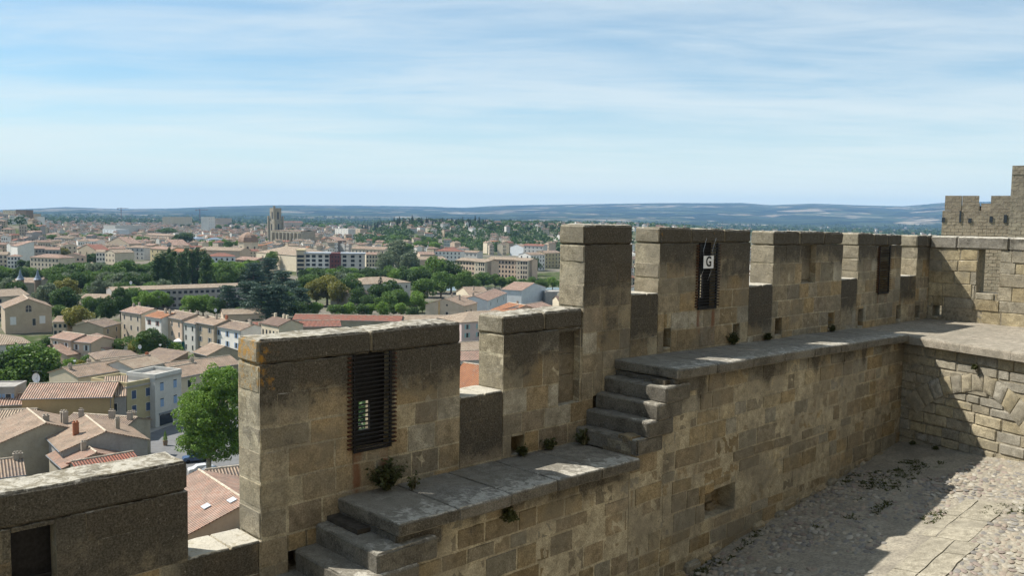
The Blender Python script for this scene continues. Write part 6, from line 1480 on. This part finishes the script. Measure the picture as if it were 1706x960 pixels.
def far_house(x, y, z, yaw, kind, v, wl, rf, label):
    k = (kind, v)
    if k not in _fg:
        vs, fs, mi, uv, w, d = far_geo(kind, v); me = bpy.data.meshes.new('house'); me.from_pydata(vs, [], fs); l = me.uv_layers.new(name='UVMap'); l.data.foreach_set('uv', np.array(uv, float).ravel())
        for m in (M['w_cream'], M['r_tan'], M['glass']): me.materials.append(m)
        me.polygons.foreach_set('material_index', mi); _fg[k] = me
    o = bpy.data.objects.new('house', _fg[k]); C.objects.link(o); o.location = (x, y, z); o.rotation_euler = (0, 0, yaw); k_ = hr.uniform(.68, .9); o.scale = (k_, k_, hr.uniform(.85, 1.1))
    for i, m in enumerate((M['w_' + wl], M['r_' + rf])): o.material_slots[i].link = 'OBJECT'; o.material_slots[i].material = m
    tag(o, label, 'house', 'houses of the old town'); return o
hr = random.Random(99); nh = 0
WL = ['cream', 'white', 'tan', 'beige', 'peach', 'palegrey', 'grey', 'cream', 'beige']; RL_ = ['tan', 'pink', 'brown', 'pink', 'tan', 'orange', 'pale', 'tan', 'red']
cand = []
d = 780.0
while d < 2700:
    x = -30 + hr.uniform(0, 12)
    while x < 932:
        stepx = hr.uniform(12, 18) * (1 + max(0, d - 1500) / 2500) / d * 1477
        dd = d * hr.uniform(.985, 1.015); p = dirpx(x, dd)
        yb = 349 + .0155 * x + 43 * 1477 / dd
        park = (x > 590 and d > 1150) or (500 < x < 930 and 430 < yb) or (x < 95 and 1000 < d < 1500) or (x > 600 and hr.random() < .5)
        if not park and free(p[0], p[1], 7): cand.append((dd, x, p))
        x += stepx
    d *= 1.048
for i in range(60):                    # scattered villas on the cemetery hill and behind it
    x = hr.uniform(600, 932); dd = hr.uniform(1900, 2900); p = dirpx(x, dd)
    if free(p[0], p[1], 7): cand.append((dd, x, p))
for i in range(60):
    x = hr.uniform(-20, 90); dd = hr.uniform(1080, 1700); p = dirpx(x, dd)
    if free(p[0], p[1], 9): cand.append((dd, x, p)); FOOT.append((p[0], p[1], 6))
cand.sort(key=lambda c: c[0])
def pick(): return hr.choice('xxyh'), hr.randrange(3), hr.choice(WL), hr.choice(RL_)
keep, rest = cand[:225], cand[225:]
near_hill = [c for c in rest if c[0] < 2000][:30]; rest = [c for c in rest if c not in near_hill]
for dd, x, p in keep + near_hill:
    z = gz(p[0], p[1]); a, b = px_of(p[0], p[1], z + 9); pl = place(a, b)
    opts = []
    for _ in range(40):
        k, v, wl, rf = pick(); opts.append(((k, v, wl, rf), f'{hr.choice(KN[k])} {hr.choice(WN[wl])} house with {RN[rf]}'))
    (k, v, wl, rf), lb = unique(opts, pl)
    far_house(p[0], p[1], z, hr.choice([-38, 52, -30, -50, 30, 10, 60]) * math.pi / 180 + hr.uniform(-.1, .1), k, v, wl, rf, lb); nh += 1
print('far houses', nh, 'rest', len(rest))
# beyond these the roofs merge: one mass each of far roofs and far woods
def merged(name, cands, label, cat):
    mats = [M['w_cream'], M['w_white'], M['w_tan'], M['w_palegrey'], M['r_tan'], M['r_pink'], M['r_brown'], M['r_orange'], M['glass']]
    V, Fa, MI = [], [], []; n = 0; geos = {}
    for dd, x, p in cands:
        k, v = hr.choice('xxyh'), hr.randrange(3)
        if (k, v) not in geos: geos[(k, v)] = far_geo(k, v)
        vs, fs, mi, uv, w, d_ = geos[(k, v)]; yaw = hr.uniform(-.9, .9); c_, s_ = math.cos(yaw), math.sin(yaw); q = np.array(vs) * (.75, .75, 1); z = gz(p[0], p[1])
        q = np.c_[q[:, 0] * c_ - q[:, 1] * s_ + p[0], q[:, 0] * s_ + q[:, 1] * c_ + p[1], q[:, 2] + z]; V.append(q)
        a, b = hr.randrange(4), 4 + hr.randrange(4)
        for f, m in zip(fs, mi): Fa.append([i + n for i in f]); MI.append((a, b, 8)[m])
        n += len(q)
    mb = MB(); mb.v = V; mb.n = n; mb.f = Fa; mb.mi = MI; tag(mb.build(name, mats), label, cat, kind='stuff')
ext = []
for i in range(420):
    x = hr.uniform(0, 1700); dd = 2700 * (2.2 ** hr.random()); p = dirpx(x, dd)
    if vnoise(np.array([[p[0] / 500, p[1] / 500, 1]]), 1, 2)[0] > -.05: ext.append((dd, x, p))
for i in range(150):
    x = hr.uniform(600, 940); dd = hr.uniform(1130, 2500); p = dirpx(x, dd)
    if free(p[0], p[1], 9): ext.append((dd, x, p)); FOOT.append((p[0], p[1], 6))
for i in range(90):
    x = hr.uniform(935, 1560); dd = hr.uniform(1500, 2700); p = dirpx(x, dd); ext.append((dd, x, p))
for i in range(900):
    if i % 5: x, dd = hr.uniform(935, 1900), 170 * 16 ** hr.random()
    else: x, dd = hr.uniform(420, 935), hr.uniform(120, 250)
    p = dirpx(x, dd)
    if free(p[0], p[1], 9) and vnoise(np.array([[p[0] / 160, p[1] / 160, 5]]), 1, 2)[0] > -.15: ext.append((dd, x, p)); FOOT.append((p[0], p[1], 6))
merged('far_suburb_houses', rest + ext, 'jumble of far off suburb houses fading towards the hills', 'houses')
def woods():
    g = np.random.default_rng(8); n = 5200; V = []; T_ = []
    x = g.uniform(-250, 1950, n * 2); d = 1500 * (4.6 ** g.random(n * 2)); r_ = np.stack([(x - 853) / 1477 * d, d, np.zeros_like(d)], 1)
    m = vnoise(r_ / 420, 1, 3) + np.where(d > 3000, .25, 0) - np.where((d < 2700) & (x < 930), .32, 0) > .02
    m = m | ((x > 596) & (x < 940) & (d > 1480) & (d < 2600) & (g.random(len(x)) < .45))
    kx = g.uniform(596, 950, 330); kd = g.uniform(1080, 1560, 330); lx = g.uniform(-120, 95, 70); ld = g.uniform(1000, 1400, 70)
    mx_ = g.uniform(935, 1900, 900); md = 160 * 10 ** g.random(900); sx2 = g.uniform(420, 935, 120); sd2 = g.uniform(110, 250, 120)
    ex = np.r_[kx, lx, mx_, sx2]; ed = np.r_[kd, ld, md, sd2]; er = np.stack([(ex - 853) / 1477 * ed, ed, np.zeros_like(ed)], 1)
    ok = np.array([free(q[0], q[1], 9) and free(q[0], q[1] + 12, 6) for q in er]); r_ = np.concatenate([er[ok], r_]); d = np.r_[ed[ok], d]; m = np.r_[np.ones(ok.sum(), bool), m]
    r_ = r_[m][:n]; d = d[m][:n]; z = ground_z(r_[:, 0], r_[:, 1])
    for i in range(len(r_)):
        near_ = d[i] < 1700; s = g.uniform(4, 8) * (1 + d[i] / 9000) * (.6 if d[i] < 1000 else 1); q = 220 if d[i] < 400 else 90 if near_ else 30
        a = g.normal(size=(q, 3)); a /= np.linalg.norm(a, axis=1, keepdims=True); c = r_[i] + (0, 0, z[i] + s * .75) + a * s * (1, 1, .8) * g.uniform(.6, 1, (q, 1))
        u = g.normal(size=(q, 3)); u /= np.linalg.norm(u, axis=1, keepdims=True); w = np.cross(u, g.normal(size=(q, 3))); w /= np.linalg.norm(w, axis=1, keepdims=True)
        k = s * (.10 if d[i] < 400 else .17 if near_ else .30); V.append(np.stack([c - u * k, c + w * k, c + u * k, c - w * k], 1).reshape(-1, 3)); T_.append(np.full(q * 4, g.uniform(0, 1)))
    v = np.concatenate(V); t = np.concatenate(T_); nq = len(v) // 4; mb = MB(); mb.has = True; mb.v = [v]; mb.n = len(v); mb.f = [(4 * i, 4 * i + 1, 4 * i + 2, 4 * i + 3) for i in range(nq)]; mb.mi = [0] * nq; mb.tint = [np.c_[t, t, t]]; mb.wx = [np.zeros((len(v), 4))]
    tag(mb.build('distant_woods', LEAF['dark']), 'far woods and hedgerows of the plain', 'woods', kind='stuff')
woods()
# ================================================================== street and small things
M['asphalt'] = simple('worn_asphalt', (.15, .15, .15), .9, nsc=.6, namt=.12); M['paving'] = simple('pale_paving', (.32, .30, .27), .9, nsc=.8, namt=.12)
def sheet(name, pts, z, m, label):
    mb = MB(); mb.add([(p[0], p[1], z + gz(p[0], p[1]) * 0) for p in pts], [tuple(range(len(pts)))]); o = mb.build(name, m); tag(o, label, kind='structure'); return o
rd = [at(*q) for q in ((228, 728), (300, 702), (420, 672), (520, 700), (520, 800), (300, 860), (230, 800))]
sheet('street', [(p[0], p[1]) for p in rd], .05, M['asphalt'], 'grey street below the plane tree')
pvv = [at(*q) for q in ((215, 727), (303, 698), (345, 690), (345, 694.5), (303, 703), (222, 733))]
mb = MB(); n = len(pvv); mb.add([(p[0], p[1], -.2) for p in pvv] + [(p[0], p[1], .17) for p in pvv], [tuple(range(n, 2 * n))] + [(k, (k + 1) % n, (k + 1) % n + n, k + n) for k in range(n)]); tag(mb.build('pavement', M['paving']), 'raised pavement along the townhouses', kind='structure')
river = [(-600, 640), (-350, 560), (-150, 500), (60, 520), (300, 600), (600, 760), (600, 800), (290, 632), (50, 550), (-150, 530), (-340, 590), (-600, 670)]
mb = MB(); mb.add([(x, y, .06) for x, y in river], [tuple(range(12))]); tag(mb.build('river', simple('river_water', (.05, .07, .055), .12, spec=.5)), 'narrow river behind the park trees', kind='structure')
def car(px, py, yaw, colr, label):
    p = at(px, py, 0.7); r = empty('parked_car', (p[0], p[1], .06), yaw); tag(r, label, 'car', 'cars parked under the plane tree')
    mb = MB(); prof = [(-2.1, .35), (-2.15, .75), (-1.95, .95), (-1.35, 1.0), (-.75, 1.42), (.65, 1.45), (1.25, 1.02), (1.95, .88), (2.15, .65), (2.1, .32)]
    n = len(prof); v = [(x, -.82 + (.13 if z > 1.1 else 0), z) for x, z in prof] + [(x, .82 - (.13 if z > 1.1 else 0), z) for x, z in prof]
    mb.add(v, [tuple(range(n)), tuple(range(2 * n - 1, n - 1, -1))] + [(k, k + n, (k + 1) % n + n, (k + 1) % n) for k in range(n)]); b = mb.build('body', colr, r)
    mb = MB(); mb.add([(-1.28, -.835 + .03, 1.02), (1.15, -.835 + .03, 1.02), (.6, -.70, 1.38), (-.72, -.70, 1.36)], [(0, 1, 2, 3)]); mb.build('side_window', M['glass'], r)
    mb = MB(); mb.add([(1.27, -.7, 1.03), (1.27, .7, 1.03), (.70, .6, 1.42), (.70, -.6, 1.42)], [(0, 1, 2, 3)]); mb.build('windscreen', M['glass'], r)
    for x in (-1.35, 1.35):
        for y in (-.8, .8): mb = MB(); mb.tube([(0, -.1, 0), (0, .1, 0)], .32, 14); w = mb.build('wheel', M['iron'], r); w.location = (x, y, .30)
cp = lambda n_, c: simple(n_, c, .25, .0, spec=.6)
car(336, 782, .5, cp('car_white', (.6, .6, .6)), 'white parked car below the plane tree, nearest the skylight roof'); car(326, 763, .5, cp('car_blue', (.05, .09, .18)), 'dark blue parked car beyond the white one'); car(352, 786, .5, cp('car_grey', (.2, .21, .22)), 'grey parked car almost hidden under the plane tree')
car(14, 437, .2, cp('car_white2', (.6, .6, .6)), 'white car by the river bank houses'); car(24, 438, .2, cp('car_silver', (.35, .36, .37)), 'silver car by the river bank houses')
def potted():
    p = at(275.5, 743, 0); r = empty('potted_cypress', (p[0], p[1], .06)); tag(r, 'small clipped conifer in a dark pot at the street edge', 'potted plant')
    mb = MB(); mb.tube([(0, 0, 0), (0, 0, .9)], [.36, .45], 10); mb.build('pot', M['s_wood'], r)
    cl = [((0, 0, 1.1 + i * .22), .42 * (1 - i / 9), (1, 1, 1)) for i in range(8)]; leaf_mesh('crown', cl, 900, .07, 3).build('crown', LEAF['bright'], r)
potted()
def lamp(px, py, h, label):
    p = at(px, py, h); r = empty('street_lamp', (p[0], p[1], 0)); tag(r, label, 'street lamp')
    mb = MB(); mb.tube([(0, 0, 0), (0, 0, h)], [.09, .05], 6); mb.build('pole', M['s_grey'], r); mb = MB(); mb.tube([(0, 0, h), (0, 0, h + .45)], [.16, .36], 8); mb.build('lamp_head', M['white_paint'], r)
lamp(124.5, 604, 6, 'grey garden street lamp with white cone head by the blue gate'); lamp(267, 577, 6, 'thin lamp post beside the shrubs below the terrace')
def dish(px, py, h, r0, label):
    p = at(px, py, h); r = empty('satellite_dish', (p[0], p[1], h)); tag(r, label, 'satellite dish')
    mb = MB(); n = 14; rings = [(0, 0), (.5, .05), (.85, .14), (1, .2)]; v = []
    for q, dd in rings: v += [(math.cos(k * 2 * math.pi / n) * q * r0 * .8, -dd * r0 * 1.0 + .1, math.sin(k * 2 * math.pi / n) * q * r0) for k in range(n)]
    mb.add(v, [(i * n + k, i * n + (k + 1) % n, (i + 1) * n + (k + 1) % n, (i + 1) * n + k) for i in range(3) for k in range(n)]); mb.build('reflector', M['white_paint'], r)
    mb = MB(); mb.tube([(0, .1, -1.6), (0, .1, 0)], .04, 5); mb.tube([(0, .1, 0), (0, -.5 * r0, -.2)], .02, 4); mb.build('mast', M['s_grey'], r)
dish(60.5, 630, 11.2, .95, 'large white satellite dish on the ridge of the long pink roof'); dish(233, 578, 7.6, .6, 'small dish above the hipped garden roofs'); dish(359, 517, 12.0, .6, 'white dish on the terrace roofs by the pale blue shutters'); dish(218, 471, 11.0, .8, 'white dish on the very long block'); 
def aerial(px, py, h, label):
    p = at(px, py, h); r = empty('tv_aerial', (p[0], p[1], h)); tag(r, label, 'aerial'); mb = MB(); mb.tube([(0, 0, -2.4), (0, 0, 0)], .03, 4); mb.build('mast', M['s_grey'], r)
    mb = MB(); mb.box((-.9, -.02, -.02), (.9, .02, .02)); 
    for k in range(6): mb.box((-.8 + k * .3, -.25, -.012), (-.78 + k * .3, .25, .012))
    mb.build('antenna', M['s_grey'], r)
aerial(62, 619, 13.0, 'aerial above the big white dish')
def awning():
    a = at(277, 569, 3.0); b = at(327, 570, 3.0); yaw = math.atan2(b[1] - a[1], b[0] - a[0]); w = float(np.hypot(*(b - a)[:2])); m = (a + b) / 2
    r = empty('netted_terrace', (m[0], m[1], 0), yaw); tag(r, 'dark teal netting fence round a terrace below the terrace houses', 'fence'); mt = simple('teal_netting', (.02, .10, .10), .8, nsc=2, namt=.3)
    boxpart(r, 'netting', (-w / 2, -.04, .6), (w / 2, .04, 3.0), mt)
    for k in range(5): boxpart(r, 'post', (-w / 2 + w * k / 4 - .08, -.12, -.5), (-w / 2 + w * k / 4 + .08, -.045, 3.1), 'trim')
    for x, lb in ((-1.2, 'white parasol behind the teal netting, wider one'), (3.4, 'white parasol behind the teal netting, nearer the tan house')):
        c, s = math.cos(yaw), math.sin(yaw); q = (m[0] + x * c - 2.2 * s, m[1] + x * s + 2.2 * c); u = empty('parasol', (q[0], q[1], 0), 0); tag(u, lb, 'parasol')
        mb = MB(); mb.tube([(0, 0, 2.9), (0, 0, 3.25), (0, 0, 3.75)], [2.1, 1.5, .05], 8); mb.build('canopy', M['white_paint'], u); mb = MB(); mb.tube([(0, 0, 0), (0, 0, 3.2)], .04, 5); mb.build('pole', M['s_grey'], u)
awning()
# unseen castle wall behind the camera, added to cut sky fill on shaded stone
def castle():
    r = empty('unseen_castle_wall', W(-6, 13.5, -43)); tag(r, 'unseen castle wall added opposite the rampart to cut skylight in the courtyard', 'castle wall')
    mb = MB(); mb.box((-26, 13, -8), (8, 14.5, 11), M=WA); o = mb.build('wall', M['tower']); o.parent = r; o.matrix_parent_inverse = Matrix.Translation(-Vector(r.location))
castle()
